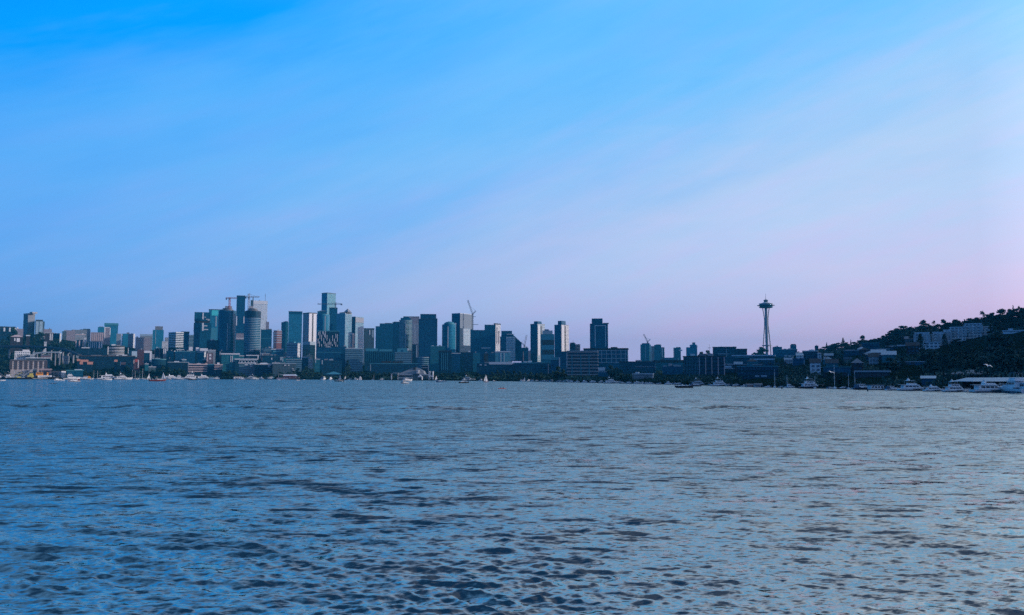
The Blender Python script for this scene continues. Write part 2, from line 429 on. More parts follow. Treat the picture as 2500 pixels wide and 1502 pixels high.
    me.materials.append(m)
    o = bpy.data.objects.new('water', me); link(o); o['kind'] = 'structure'
make_water()
# ------------------------------------------------------------------ buildings
FAC = {  # wall, glass, storey, bay, pier share, spandrel share, drawn blinds
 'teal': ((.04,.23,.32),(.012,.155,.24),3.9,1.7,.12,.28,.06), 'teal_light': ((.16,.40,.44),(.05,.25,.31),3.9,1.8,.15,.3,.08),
 'teal_dark': ((.018,.112,.165),(.004,.07,.118),3.9,1.8,.12,.28,.04), 'navy': ((.012,.075,.13),(.004,.05,.095),3.8,1.7,.12,.28,.04),
 'blue': ((.04,.17,.19),(.012,.12,.15),3.8,2.2,.15,.32,.06), 'slate': ((.11,.16,.17),(.012,.05,.06),3.6,2.6,.25,.35,.08),
 'grey': ((.38,.42,.45),(.03,.07,.08),3.4,2.6,.35,.4,.12), 'grey_fine': ((.26,.29,.31),(.06,.10,.12),3.2,1.5,.4,.45,.1),
 'pink': ((.38,.34,.37),(.06,.07,.08),3.2,2.6,.38,.42,.15), 'pink_dark': ((.22,.15,.16),(.03,.04,.05),3.3,2.4,.3,.38,.1),
 'white': ((.78,.78,.78),(.06,.12,.14),3.4,3.0,.35,.42,.1), 'white_rib': ((.80,.78,.78),(.02,.06,.07),3.6,3.0,.0,.5,.0),
 'pale_glass': ((.46,.58,.62),(.20,.34,.40),3.8,1.9,.14,.3,.1), 'pale_rib': ((.86,.88,.90),(.30,.42,.48),4.0,3.0,.0,.42,.0),
 'brick': ((.12,.06,.068),(.02,.025,.03),3.4,2.8,.4,.45,.12), 'tan': ((.52,.46,.43),(.27,.23,.21),3.2,2.4,.3,.35,.2),
 'salmon': ((.55,.25,.20),(.24,.10,.08),3.4,4.0,.35,.4,.1), 'dark': ((.012,.042,.055),(.004,.02,.032),3.7,2.2,.15,.3,.05),
 'dark_blue': ((.018,.075,.105),(.006,.036,.058),3.7,2.4,.18,.34,.06), 'balcony': ((.34,.42,.44),(.02,.10,.11),3.1,4.4,.2,.34,.1),
 'hill_white': ((.62,.72,.76),(.04,.10,.13),3.0,3.6,.35,.4,.15), 'wood_dark': ((.05,.045,.045),(.01,.015,.02),3.2,3.4,.45,.5,.1),
 'grid_blue': ((.30,.46,.54),(.05,.22,.28),4.2,3.4,.26,.3,.05), 'grid_white': ((.60,.64,.66),(.06,.22,.27),4.2,3.4,.26,.3,.05), 'cyan': ((.06,.46,.52),(.03,.36,.44),4.0,2.0,.1,.2,.0),
 'stripe_teal': ((.28,.42,.48),(.012,.08,.12),3.8,3.0,.0,.38,.0), 'stripe_blue': ((.16,.30,.36),(.01,.06,.09),3.8,3.0,.0,.42,.0),
}
PLN = {'conc': ((.34,.35,.37),.75), 'pale': ((.62,.66,.68),.6), 'white_p': ((.70,.70,.71),.55), 'roof_dark': ((.05,.055,.06),.85), 'roof_grey': ((.22,.24,.26),.8),
 'roof_pale': ((.55,.60,.62),.7), 'steel': ((.16,.18,.20),.5), 'tan_p': ((.55,.40,.32),.75), 'pink_p': ((.58,.44,.42),.7), 'salmon_p': ((.55,.26,.19),.75),
 'dark_p': ((.02,.03,.036),.6), 'teal_p': ((.05,.24,.29),.5), 'cyan_p': ((.08,.62,.62),.4), 'blue_p': ((.05,.25,.32),.5), 'crane_red': ((.50,.10,.08),.5),
 'crane_grey': ((.14,.17,.19),.55), 'crane_pale': ((.55,.50,.48),.55), 'slab_grey': ((.33,.41,.45),.75), 'brick_p': ((.06,.055,.065),.85), 'win_dark': ((.012,.022,.03),.15),
 'white_glass': ((.46,.60,.68),.3), 'mesh_grey': ((.17,.22,.26),.6), 'wood': ((.10,.08,.065),.85), 'gold': ((.5,.45,.35),.5), 'lamp_white': ((.85,.85,.82),.4), 'deck_grey': ((.12,.14,.16),.8), 'taupe': ((.30,.275,.27),.75), 'pier_grey': ((.24,.25,.27),.8), 'pile': ((.035,.032,.03),.9)}
def MT(k):
    if k in FAC:
        w, g, fh, bw, gu, gv, bl = FAC[k]; return facade('facade_' + k, w, g, fh, bw, gu, gv, bl)
    c, r = PLN[k]; return plain(k, c, r)
REG = []   # what stands in front of the western shore and hill, so that shrubs are not put before it
def dirz(th): return Matrix.Rotation(-th, 4, 'Z')
def B(name, label, cat, L, S, Rt, top, Y, mat, parts=(), right=None, th=None, shape='box', D=None, roof='roof_dark', group=None, zbase=None, body='facade'):
    """a building whose left, corner and right edges and roof stand in the directions given, at distance Y"""
    uC, uL = at(S, top, 1.0)[0], at(L, top, 1.0)[0]
    C = at(S, top, Y); zt = C[2]
    if Rt is None or Rt <= S + 0.5:
        th_ = math.atan(uC) + R(0.5 if uC >= 0 else 0.0)
        if th is not None: th_ = min(R(th), th_)
    else:
        th_ = R(th if th is not None else 24)
    c, s = math.cos(th_), math.sin(th_)
    W = (C[0] - uL * Y) / (c + uL * s)
    if Rt is not None and Rt > S + 0.5:
        uR = at(Rt, top, 1.0)[0]; den = s - uR * c
        Dp = (uR * Y - C[0]) / den if den > 0.04 else 30.0
        Dp = max(6.0, min(Dp, 90.0))
    else: Dp = D if D else max(10.0, min(0.65 * W, 38.0))
    ox, oy = C[0] - W * c, Y + W * s
    if zbase is None:
        pts = [(ox, oy), (C[0], Y), (ox + Dp*s, oy + Dp*c), (C[0] + Dp*s, Y + Dp*c)]
        zb = min(gz(*q) for q in pts) - 1.5
    else: zb = zbase
    zb = min(zb, zt - 3.0)
    root = empty(name, (ox, oy, zb), -th_, label, cat, group)
    if Y < 1450 and L > 1180:
        pb_ = HOR - (zb + 1.5 - CH)/Y*FPX; REG.append((L - 3, (Rt or S) + 3, top - 3, top + .72*max(8, pb_ - top), Y))
    Hh = zt - zb
    def zz(py, px=None): return at(px if px else S, py, Y)[2] - zb
    def xx(px):   # position along the front
        u = at(px, top, 1.0)[0]; den = (c + u * s)
        return W - (C[0] - u * Y) / den
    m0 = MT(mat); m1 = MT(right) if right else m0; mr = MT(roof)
    mb = MB()
    if shape == 'box': mb.prism([(0, 0), (W, 0), (W, Dp), (0, Dp)], 0, Hh, 0, 2, [0, 1, 0, 0]); foot = [(0, 0), (W, 0), (W, Dp), (0, Dp)]
    elif shape == 'round':
        n = 28; foot = [(W/2 + W/2*math.cos(a), W/2 + W/2*math.sin(a)) for a in [2*math.pi*i/n - math.pi/2 for i in range(n)]]; Dp = W
        mb.prism(foot, 0, Hh, 0, 2)
    elif shape == 'chamfer':
        q = min(W, Dp) * 0.16; foot = [(q, 0), (W-q, 0), (W, q), (W, Dp-q), (W-q, Dp), (q, Dp), (0, Dp-q), (0, q)]
        mb.prism(foot, 0, Hh, 0, 2, [0, 0, 1, 1, 0, 0, 0, 0])
    elif shape == 'bow':   # front bulges towards the viewer
        n = 9; foot = [(W*i/n, -0.16*W*math.sin(math.pi*i/n)) for i in range(n+1)] + [(W, Dp), (0, Dp)]
        mb.prism(foot, 0, Hh, 0, 2, [0]*n + [1, 0, 0])
    mb.build(body, [m0, m1, mr], root)
    def grown(g):
        cx = sum(p[0] for p in foot)/len(foot); cy = sum(p[1] for p in foot)/len(foot)
        wx = max(p[0] for p in foot) - min(p[0] for p in foot); wy = max(p[1] for p in foot) - min(p[1] for p in foot)
        return [(cx + (p[0]-cx)*(1+2*g/wx), cy + (p[1]-cy)*(1+2*g/wy)) for p in foot]
    rnd = random.Random(label)
    for P in parts:
        k = P[0]
        if k == 'top':
            _, nm, pa, pb, pyt, mt = P[:6]; y0, y1 = (P[6], P[7]) if len(P) > 7 else (0.12, 0.85)
            b = MB(); b.box(xx(pa), xx(pb), Dp*y0, Dp*y1, Hh, zz(pyt), 0, 1); b.build(nm, [MT(mt), mr], root)
        elif k == 'fr':
            _, nm, pa, pb, pyt, pyb, mt = P[:7]; pr = P[7] if len(P) > 7 else 0.5
            x0, x1 = xx(pa), xx(pb); ys = 0.0
            if shape == 'round': q_ = min(abs((x0+x1)/2 - W/2), W*.49); ys = W/2 - math.sqrt(W*W/4 - q_*q_)
            if shape == 'bow': ys = -0.16*W*math.sin(math.pi*min(1, max(0, (x0+x1)/2/W)))
            b = MB()
            if pr > 0: b.box(x0, x1, ys - pr, ys - 0.003, zz(pyb), zz(pyt))
            else: b.box(x0, x1, Dp*.35, Dp*.65, 0 if zz(pyb) < 3 else zz(pyb), zz(pyt))
            b.build(nm, MT(mt), root)
        elif k == 'rt':
            _, nm, pyt, pyb, f0, f1, mt = P[:7]; pr = P[7] if len(P) > 7 else 0.5
            b = MB(); b.box(W + min(pr, 0.003), W + max(pr, -0.003), Dp*f0, Dp*f1, 0 if pr < 0 else zz(pyb), zz(pyt)); b.build(nm, MT(mt), root)
        elif k == 'bands':
            _, nm, n, mt, fr = P[:5]; z0 = zz(P[5]) if len(P) > 5 else Hh*0.06; pr = P[6] if len(P) > 6 else 0.5
            st = (Hh - z0) / n
            for i in range(n):
                b = MB(); b.prism(grown(pr), z0 + st*(i + 1 - fr), z0 + st*(i + 1) + (0.4 if i == n-1 else 0)); b.build(nm, MT(mt), root)
        elif k == 'fins':
            _, nm, n, w, mt, pyt, pyb = P[:7]; x0, x1 = (xx(P[7]), xx(P[8])) if len(P) > 8 else (0, W)
            for i in range(n):
                x = x0 + (x1-x0)*i/(n-1); b = MB(); b.box(x - w/2, x + w/2, -0.7, -0.003, zz(pyb), zz(pyt)); b.build(nm, MT(mt), root)
        elif k == 'slab':
            _, nm, pyt, pyb, g, mt = P[:6]
            b = MB(); b.prism(grown(g), zz(pyb), zz(pyt)); b.build(nm, MT(mt), root)
        elif k == 'units':
            for i in range(P[1]):
                w = rnd.uniform(.08, .2)*W; x = rnd.uniform(.08, .9)*(W-w); d = rnd.uniform(.15, .3)*Dp; y = rnd.uniform(.25, .6)*Dp; h = rnd.uniform(1.6, 3.6)
                b = MB(); b.box(x, x+w, y, y+d, Hh + 0.01, Hh+h); b.build('rooftop_unit', MT(rnd.choice(('conc','steel','roof_grey','pale'))), root)
        elif k in ('gable', 'hip', 'shed'):
            _, nm, pyt, mt = P[:4]; h = zz(pyt); e = 0.6
            b = MB()
            a0, a1, a2, a3 = (-e,-e,Hh), (W+e,-e,Hh), (W+e,Dp+e,Hh), (-e,Dp+e,Hh)
            if k == 'gable': r0, r1 = (-e, Dp/2, h), (W+e, Dp/2, h)
            elif k == 'hip': q = min(W/2.01, Dp*0.6); r0, r1 = (q, Dp/2, h), (W-q, Dp/2, h)
            else: r0, r1 = (-e, Dp+e, h), (W+e, Dp+e, h)
            b.face([a0, a1, r1, r0]); b.face([a0, a3, a2, a1])
            if k != 'shed': b.face([a2, a3, r0, r1]); b.face([a1, a2, r1]); b.face([a3, a0, r0])
            else: b.face([a1, a2, r1]); b.face([a0, r0, a3]); b.face([a3, r0, r1, a2])
            b.build(nm, MT(mt), root)
        elif k == 'mast':
            _, nm, px, pyt, r = P[:5]; x = xx(px)
            b = MB(); b.tube((x, Dp*.5, Hh), (x, Dp*.5, zz(pyt)), r, r*.5); b.build(nm, MT('steel'), root)
        elif k == 'pyr':
            _, nm, pa, pb, pyt, mt = P[:6]; x0, x1 = xx(pa), xx(pb); b = MB(); z0 = Hh + (P[6] if len(P) > 6 else 0)
            q = [(x0, Dp*.2, z0), (x1, Dp*.2, z0), (x1, Dp*.8, z0), (x0, Dp*.8, z0)]; ap = ((x0+x1)/2, Dp*.5, zz(pyt))
            for i in range(4): b.face([q[i], q[(i+1)%4], ap])
            b.face(q[::-1]); b.build(nm, MT(mt), root)
        elif k == 'slope':   # wedge on the right end whose top falls from pyt to pyb
            _, nm, pa, pb, pyt, pyb, mt = P[:7]; x0, x1 = xx(pa), xx(pb); b = MB()
            A = [(x0, 0.5, Hh - 60), (x1, 0.5, Hh - 60), (x1, 0.5, zz(pyb)), (x0, 0.5, zz(pyt))]; Bk = [(p[0], Dp-.5, p[2]) for p in A]
            b.grid([A[::-1], Bk[::-1]]); b.build(nm, MT(mt), root)
        elif k == 'dome':
            _, nm, pa, pb, pyt, mt = P[:6]; x0, x1 = xx(pa), xx(pb); r = (x1-x0)/2; h = zz(pyt) - Hh; b = MB()
            b.lathe([(r*math.cos(t), Hh + 0.01 + h*math.sin(t)) for t in [i*math.pi/2/6*0.98 for i in range(7)]], 20, 0, ((x0+x1)/2, Dp*.5)); b.build(nm, MT(mt), root, True)
        elif k == 'vault':
            _, nm, pyt, mt = P[:4]; h = zz(pyt) - Hh; b = MB(); n = 12
            b.grid([[(-.4 + (W+.8)*q, Dp/2 - Dp/2*math.cos(math.pi*i/n), Hh + h*math.sin(math.pi*i/n)) for i in range(n+1)] for q in (0, 1)]); b.build(nm, MT(mt), root)
    return root
# ------------------------------------------------------------------ cranes
def strut_beam(b, p, q, w):
    """lattice beam: four chords and zigzag bracing"""
    p = Vector(p); q = Vector(q); d = (q-p); L = d.length; d.normalize()
    a = d.orthogonal().normalized()*w/2; c = d.cross(a).normalized()*w/2
    cs = [a+c, a-c, -a-c, -a+c]
    for o in cs: b.tube(p+o, q+o, w*0.11, n=4)
    n = max(3, int(L/(w*1.6)))
    for i in range(n):
        for k in range(4):
            b.tube(p + d*(L*i/n) + cs[k], p + d*(L*(i+1)/n) + cs[(k+1)%4], w*0.07, n=4)
def crane(label, px, Y, py0, py1, jl, jr, jy, mat, luff=None, cab=True):
    """tower crane: mast from py0 up to py1, level jib from jl to jr at jy, or a luffing jib to luff=(px,py)"""
    x, _, z0 = at(px, py0, Y); z1 = at(px, py1, Y)[2]
    r = empty('tower_crane', (x, Y, z0), 0, label, 'crane', 'construction cranes over the city')
    m = MT(mat); w = 3.2
    b = MB(); strut_beam(b, (0, 0, 0), (0, 0, z1 - z0), w); b.build('mast', m, r)
    h = z1 - z0
    if luff:
        q = at(luff[0], luff[1], Y); b = MB(); strut_beam(b, (0, 0, h), (q[0]-x, 0, q[2]-z0), w*0.9); b.build('jib', m, r)
        sg = -1 if q[0] > x else 1
        b = MB(); strut_beam(b, (0, 0, h), (sg*9, 0, h + 9), w*0.8); b.tube((sg*9, 0, h+9), ((q[0]-x)*.6, 0, h + (q[2]-z1)*.6), .25, n=4); b.build('counter_jib', m, r)
    else:
        zj = at(px, jy, Y)[2] - z0
        xl = at(jl, jy, Y)[0] - x; xr = at(jr, jy, Y)[0] - x
        far, near = (xr, xl) if abs(xr) > abs(xl) else (xl, xr)
        b = MB(); strut_beam(b, (0, 0, zj), (far, 0, zj), w*0.75); b.build('jib', m, r)
        b = MB(); strut_beam(b, (0, 0, zj), (near, 0, zj), w*0.75); b.build('counter_jib', m, r)
        b = MB(); sx = near; b.box(min(sx, sx*0.75), max(sx, sx*0.75), -1.5, 1.5, zj - 4, zj + 0.5); b.build('counterweight', MT('conc'), r)
        if h > zj + 2:
            b = MB(); b.tube((0, 0, h), (far*.7, 0, zj), .25, n=4); b.tube((0, 0, h), (near*.9, 0, zj), .25, n=4); b.build('tie_rope', m, r)
    if cab:
        b = MB(); b.box(-1.5, 1.5, -3, -1.0, h - 3 if luff else zj - 4, h if luff else zj - 1); b.build('cab', MT('steel'), r)
    return r
# ------------------------------------------------------------------ the city, from the hill on the eastern shore to the western hill
T, F_ = 'top', 'fr'
OT, AT, OB, AB, HS = 'office_tower', 'apartment_tower', 'office_block', 'apartment_block', 'house'
# --- eastern hill
B(AT, 'tall slim concrete apartment tower alone on the wooded hill at one end of the skyline', 'tower', 58, 69, 86, 766, 2600, 'slate', [(T,'penthouse',70,77,762,'conc'), ('slab','parapet',765,768,.4,'conc')], right='grey_fine', th=30)
B(AT, 'pale blue glass tower with an open roof frame beside the slim concrete tower', 'tower', 86, 88.5, 105, 784, 2560, 'slate', [('slab','roof_frame',780.5,781.5,.3,'steel'), ('slab','roof_deck',783,784.4,.4,'slate'), ('rt','corner_strip',785,812,.42,.5,'slate',.4), ('rt','side_wing',784.5,812,1.0,1.25,'slate',-6)], right='pale_glass', th=58)
B(AB, 'long dark hilltop block with pale windows cut by the edge of the picture', 'building', -30, 38, None, 799, 2200, 'dark', [('fins','pale_bay',6,4,'pale',801,810), ('slab','cornice',798,800,.6,'dark_p')])
B(AB, 'small pinkish hilltop block with a white dome on its roof', 'building', 40, 57, None, 803, 2320, 'pink', [('dome','dome',40,45,799,'white_p')])
B(AB, 'pinkish flat roofed block just behind the white columned house on the hill', 'building', 107, 127, None, 804, 2500, 'pink', [('units',2)])
B(AB, 'white columned block with a dark end beside the hill trees', 'building', 110, 131, None, 813, 2150, 'wood_dark', [('fr','white_column',122,124.5,815,831,'white_p',.8),('fr','white_column',126.5,129,815,831,'white_p',.8),('slab','cornice',812,814,.5,'conc')])
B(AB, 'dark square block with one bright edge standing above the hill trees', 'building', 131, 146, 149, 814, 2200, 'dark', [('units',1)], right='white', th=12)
B(OB, 'low bluish block at the foot of the pinkish hospital buildings', 'building', 152, 164, None, 809, 2550, 'slate', [(T,'penthouse',156,163,806,'grey')])
B(OB, 'pinkish windowless block leaning against the bluish hospital complex', 'building', 163, 184, None, 807, 2500, 'pink', [('units',2)])
B('hospital', 'wide bluish grey hospital complex with stepped roof blocks', 'building', 175, 221, None, 806, 2600, 'grey_fine', [(T,'penthouse',203,220,803,'slate'), ('units',2)])
B(AB, 'mid height pinkish grey block below the hospital roofs', 'building', 184, 209, None, 817, 2350, 'grey', [('units',2), ('slab','parapet',816.5,818,.3,'pink_p')])
B(AB, 'narrow bright white slab standing on end among dark hillside blocks', 'building', 206, 211, None, 825, 2000, 'white', [('units',1)], D=9)
B(AB, 'dark block with three pale vertical strips beside the narrow white slab', 'building', 186, 203, None, 830, 2020, 'dark_blue', [('fins','pale_strip',3,2.2,'pink_p',832,848)])
B(AB, 'wide teal block with pale stair columns above the dark brick terrace', 'building', 215, 251, None, 834, 2000, 'teal_dark', [('fins','stair_column',5,2.0,'slab_grey',835,850,217,236), ('fr','white_column',241.5,244,835,850,'white_p'), ('fr','white_column',247,250,835,849,'white_p')])
B(AB, 'pinkish slab block with vertical window strips under the teal rooftop tower', 'building', 222, 255, None, 812, 2450, 'pink', [('fins','pilaster',8,1.4,'pink_p',813,832)])
B(AT, 'teal square tower tucked behind the white framed tower on the hill', 'tower', 239, 255, None, 799, 2600, 'teal', [(T,'penthouse',242,252,797.5,'steel')])
B(AT, 'small tower with a white picture frame edge in front of the teal tower', 'tower', 255, 270, None, 799, 2520, 'pink', [('fr','white_edge',255,257.5,799,830,'white_p',.8),('fr','white_edge',268,270.3,801,818,'white_p',.8),('fr','white_edge',257.5,268,799,800.6,'white_p',.8)])
B(AT, 'broad teal tower on the hill whose crown overhangs its shaft', 'tower', 256, 288, None, 792, 2700, 'teal', [('slab','crown',789.5,795,1.6,'teal_p'), ('fins','pale_rib',2,1.2,'teal_p',796,835)])
B(AB, 'narrow grey block squeezed beside the teal tower with the overhanging crown', 'building', 285, 296, None, 815, 2450, 'grey', [('units',1)])
B(AT, 'teal square tower with a white edge and a small rooftop lift house', 'tower', 297, 316, None, 815, 2400, 'teal', [(T,'lift_house',309,316,812,'steel'), ('fr','white_edge',297,299,816,838,'white_p')])
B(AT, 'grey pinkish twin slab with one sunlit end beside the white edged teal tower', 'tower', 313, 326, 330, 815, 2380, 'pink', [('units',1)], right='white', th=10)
B(OB, 'curved corner office with bright ribbon windows and a cluttered roof', 'building', 265, 304, None, 845, 1850, 'white_rib', [('bands','ribbon',3,'dark_p',.45,868,.6), (T,'roof_plant',272,282,841,'pale'), (T,'roof_plant',284,293,842.5,'conc'), ('fr','white_pylon',263,265.5,847,866,'white_p',1)], shape='bow')
B(OB, 'long dark windowless block stretching under the teal hillside flats', 'building', 184, 262, None, 851, 1800, 'dark', [('units',3), (T,'roof_sign_frame',199,219,849,'pale',.1,.15)])
B(OB, 'low dark brick terrace behind the yacht moorings', 'building', 192, 330, None, 870, 1640, 'dark', [('units',4), ('slab','cornice',869,871,.5,'brick_p')])
B(AB, 'orange brick block with the largest sunlit gable above the yacht moorings', 'building', 188, 216, None, 878, 1560, 'dark', [('fr','brick_front',196.5,216,878.5,884,'salmon_p',.8),('fr','brick_front',195,203,884.2,890,'salmon_p',.8),('fr','brick_wing',188,196,877,882,'salmon_p',1.2),('fr','window',204,206,883,888,'win_dark',1.1),('fr','window',209,211,883,888,'win_dark',1.1)], D=12)
B(AB, 'low orange brick annexe with long windows at the end of the gabled block', 'building', 213, 227, None, 884, 1540, 'dark', [('fr','brick_front',213,227,884.8,890,'salmon_p',.6),('slab','parapet',883.4,884.6,.4,'salmon_p')], D=10)
B(AB, 'little orange brick block split by a dark stair notch', 'building', 279, 287, None, 878, 1560, 'dark', [('fr','brick_front',279,287,878.5,883.5,'salmon_p',.6),('fr','notch',283,285,884,892,'win_dark',.3)], D=10)
B(AB, 'orange brick block with long strip windows near the reddish offices', 'building', 294, 307, None, 884, 1550, 'dark', [('fr','brick_front',295.5,307,884.6,890.5,'salmon_p',.6),('fr','white_pier',294,295.2,884,893,'white_p')], D=10)
B(OB, 'red framed little block with a white post beside the sailing boat masts', 'building', 327, 341, None, 876, 1540, 'brick', [('fr','red_bay',330,336,877,884,'crane_red',.9),('fr','white_post',337,339,879,898,'white_p',1.2),('fr','pale_post',326.5,328.5,879,888,'pink_p',1)], D=12)
# --- boatyard on the eastern shore
B('brick_warehouse', 'long waterfront brick warehouse with sunlit tan bays between dark piers', 'warehouse', 27, 113, None, 880, 1440, 'tan', [('fins','brick_pier',8,4.2,'brick_p',881,902), ('fr','lintel',27,113,880,882.5,'brick_p',.9), ('slab','roof_slab',879,880.4,.8,'roof_grey')], right='pink')
B(OB, 'flat dark roofed hall with a pale eave line set back on the warehouse', 'building', 64, 123, None, 875, 1480, 'dark', [('slab','eave',873.4,875.4,1.0,'roof_pale')])
B(OB, 'white windowless workshop block behind the flat dark hall', 'building', 36, 74, None, 858, 1560, 'white', [(T,'upper_room',55,72,854,'white_p'), ('fr','garage_door',44,56,867,872,'roof_grey'), ('fr','garage_door',59,70,867,872,'roof_grey')], D=16)
B(OB, 'grey glazed workshop between the white workshop and the viaduct', 'building', 74, 86, None, 866, 1550, 'grey', [('slab','eave',865.6,866.8,.5,'roof_pale')], D=14)
B(OB, 'grey lilac shed with a shallow roof under the viaduct end', 'building', 100, 123, None, 868, 1530, 'pink_dark', [('gable','roof',866.5,'roof_grey')], D=14)
B(HS, 'pinkish roofed villa with white window bays high on the dark slope', 'house', 26, 56, None, 823, 1900, 'wood_dark', [('hip','roof',818,'pink_p'), ('fr','white_bay',35,38,826,833,'white_p'), ('fr','white_bay',41,49,826,835,'white_p')], D=14)
B(HS, 'small cottage with a bright gable roof beside the villa', 'house', 64, 73, None, 821, 1950, 'wood_dark', [('gable','roof',818,'roof_pale')], D=8)
B(HS, 'small white house half hidden by trees below the columned block', 'house', 108, 114, None, 836, 1900, 'white', [('gable','roof',833.5,'roof_grey'),('fr','window',109.5,111,838,840,'win_dark')], D=8)
B('boat_shed', 'grey round roofed boat shed with a white rounded end wall', 'shed', 121, 150, 161, 906, 1415, 'grey', [('fr','door',125,129,909,915,'win_dark')], right='white_p', th=46, roof='roof_pale')
B('work_shed', 'narrow grey hoist tower standing on the boatyard quay', 'shed', 80, 90, None, 901, 1420, 'grey', [('slab','eave',900.4,901.6,.5,'conc'), ('fr','opening',82.5,85,905,915,'win_dark')], D=8)
B('work_shed', 'open lilac quay shed behind the orange tug', 'shed', 95, 126, None, 902, 1422, 'pink_dark', [('slab','roof_slab',900.8,902.6,.8,'pink_p'), ('fr','opening',99,103,906,915,'win_dark'), ('fr','opening',108,120,906,915,'win_dark')], D=10)
B('covered_moorage', 'teal canopy moorage with a pale double roof next to the round roofed shed', 'shed', 163, 203, None, 906, 1410, 'teal_dark', [('slab','roof',903.5,905.4,1.2,'teal_p'), (T,'upper_roof',182,201,901.8,'roof_pale',.2,.8)], D=12)
# --- blocks between the hill and the tower cluster
B(AB, 'stone grey slab block with small windows below the sloping roof', 'building', 331, 367, None, 825, 2300, 'pink', [(T,'lift_house',333,337,822,'conc'), ('slab','parapet',824.4,826,.4,'conc')])
B(OB, 'grey block with a sloping roof line behind the stone grey slab', 'building', 342, 372, None, 821, 2450, 'grey_fine', [('shed','roof',815.5,'slab_grey')])
B(AT, 'teal tower with square shoulders and a narrower raised top', 'tower', 373, 400, None, 806, 2500, 'teal', [(T,'raised_top',379,397,798,'teal_p'), (T,'crown',378.6,397.5,797,'steel',.1,.9), ('fr','pale_rib',380,381,808,840,'slab_grey')])
B(AB, 'plain white cube block between the shouldered tower and the striped office', 'building', 396, 411, None, 834, 2100, 'white', [(T,'grey_block',402,411,824,'grey',.5,.95)])
B(OT, 'white office tower striped with dark ribbon windows and a brighter sunlit flank', 'tower', 412, 430, 448, 811, 2150, 'dark', [('bands','white_band',9,'pale',.46,850,.4), ('slab','parapet',810.6,812,.6,'pale')], th=38)
B(OT, 'dark blue smooth tower with a curved top edge behind the striped office', 'tower', 442, 462, None, 814, 2250, 'navy', [('vault','roof',809.5,'dark_p')])
B(OT, 'short teal banded tower between the curved tower and the stacked box tower', 'tower', 462, 475, None, 818, 2300, 'stripe_teal', [('units',1)])
sb = B(OT, 'dark glass tower of shifted stacked boxes with white corner cut outs', 'tower', 473, 515, None, 812, 2000, 'teal_dark', [(T,'shifted_box',472.5,515.5,789,'teal_dark',-.02,.98), ('fr','white_cutout',493,497,789,808,'white_p',.7), ('fr','white_corner',497,506,795,797,'pale',.6),('fr','white_corner',498,508,804,806,'pale',.6), ('slab','reveal',811,813.5,-.8,'dark_p')])
def stacked_top():
    # uppermost shifted box of the stacked tower, butted on the box below
    p0 = at(474.5, 789, 2000); p1 = at(513, 789, 2000); zt = at(490, 763, 2000)[2]; z0 = at(490, 789, 2000)[2]
    inv = sb.matrix_basis.inverted()
    q0 = inv @ Vector((p0[0], 2000, z0)); q1 = inv @ Vector((p1[0], 2000, z0))
    w = q1.x - q0.x
    b = MB(); b.box(q0.x + 1, q1.x - 1, 1, w*.62, q0.z + .01, q0.z + 5); b.build('reveal', MT('dark_p'), sb)
    b = MB(); b.box(q0.x, q1.x, 0, w*.64, q0.z + 5.01, q0.z + zt - z0); b.build('shifted_box', [MT('teal_dark'), MT('roof_dark')], sb)
    for (f0, f1, za, zb_) in ((.50, .58, .18, .95), (.62, .72, .40, .46), (.72, .98, .16, .22), (.84, .99, .05, .1)):
        b = MB(); b.box(q0.x + w*f0, q0.x + w*f1, -.7, -.003, q0.z + 5 + (zt-z0-5)*za, q0.z + 5 + (zt-z0-5)*zb_); b.build('white_cutout', MT('white_p'), sb)
stacked_top()
B(OT, 'dark podium block in front of the stacked box tower', 'tower', 505, 533, None, 831, 1950, 'dark', [('units',2)])
B(OT, 'teal glass tower with a bright cyan crown panel behind the round tower', 'tower', 510, 541, None, 757, 2250, 'teal', [('fr','cyan_panel',517,536,758,771,'cyan_p'), ('slab','parapet',755.8,757.4,.4,'dark_p'), ('fr','pale_strip',527,530,773,797,'slab_grey'), ('fr','shoulder',514,531,801,846,'blue_p',2.5)])
B(OT, 'round teal tower under construction with raw core and a red crane on top', 'tower', 533, 577, None, 759, 1950, 'teal_dark', [('slab','upper_ring',758.6,790,.3,'teal_dark'), (T,'raw_core',549,566,747,'conc',.3,.7), ('slab','open_deck',757.2,758.4,-3,'steel'), ('slab','open_deck',754.8,756,-7,'steel'), ('slab','open_deck',752,753.2,-9,'steel'), ('fr','hoist_track',556,557.5,790,855,'slab_grey',.9)], shape='round')
B(OT, 'slender dark slate skyscraper rising between the two round towers', 'tower', 578, 599, None, 723, 2900, 'navy', [('slab','crown',722,724,.3,'dark_p'), ('fr','white_hoist',578,580.5,773,795,'white_p',1.5), ('fr','white_hoist',596,598.5,773,790,'white_p',1.5)])
B(OB, 'pale little block glimpsed low between the two round towers', 'building', 577, 595, None, 814, 2250, 'pink', [('slab','white_sill',825.5,827,.5,'white_p')])
B(OB, 'dark infill block at the foot of the gap between the round towers', 'building', 576, 600, None, 830, 2100, 'teal_dark', [('units',1)])
B(OT, 'round dark tower under construction with banded balconies on its sunny side', 'tower', 597, 637, None, 760, 1930, 'teal_dark', [('slab','upper_ring',759.6,776,.3,'dark'), (T,'raw_core',608,618,747,'conc',.3,.7), ('slab','open_deck',758,759.2,-3,'steel'), ('slab','open_deck',755.4,756.6,-6,'steel'), ('slab','open_deck',752.6,753.8,-8,'steel'), ('bands','balcony',24,'slab_grey',.22,862,.25)], shape='round')
B(OT, 'pale silver banded skyscraper half hidden behind the second round tower', 'tower', 613, 615.5, 653.5, 734, 3000, 'slate', [('slab','plain_crown',733.6,742,.3,'pale'), ('mast','roof_block',614.2,731,3.0)], right='pale_rib', th=62)
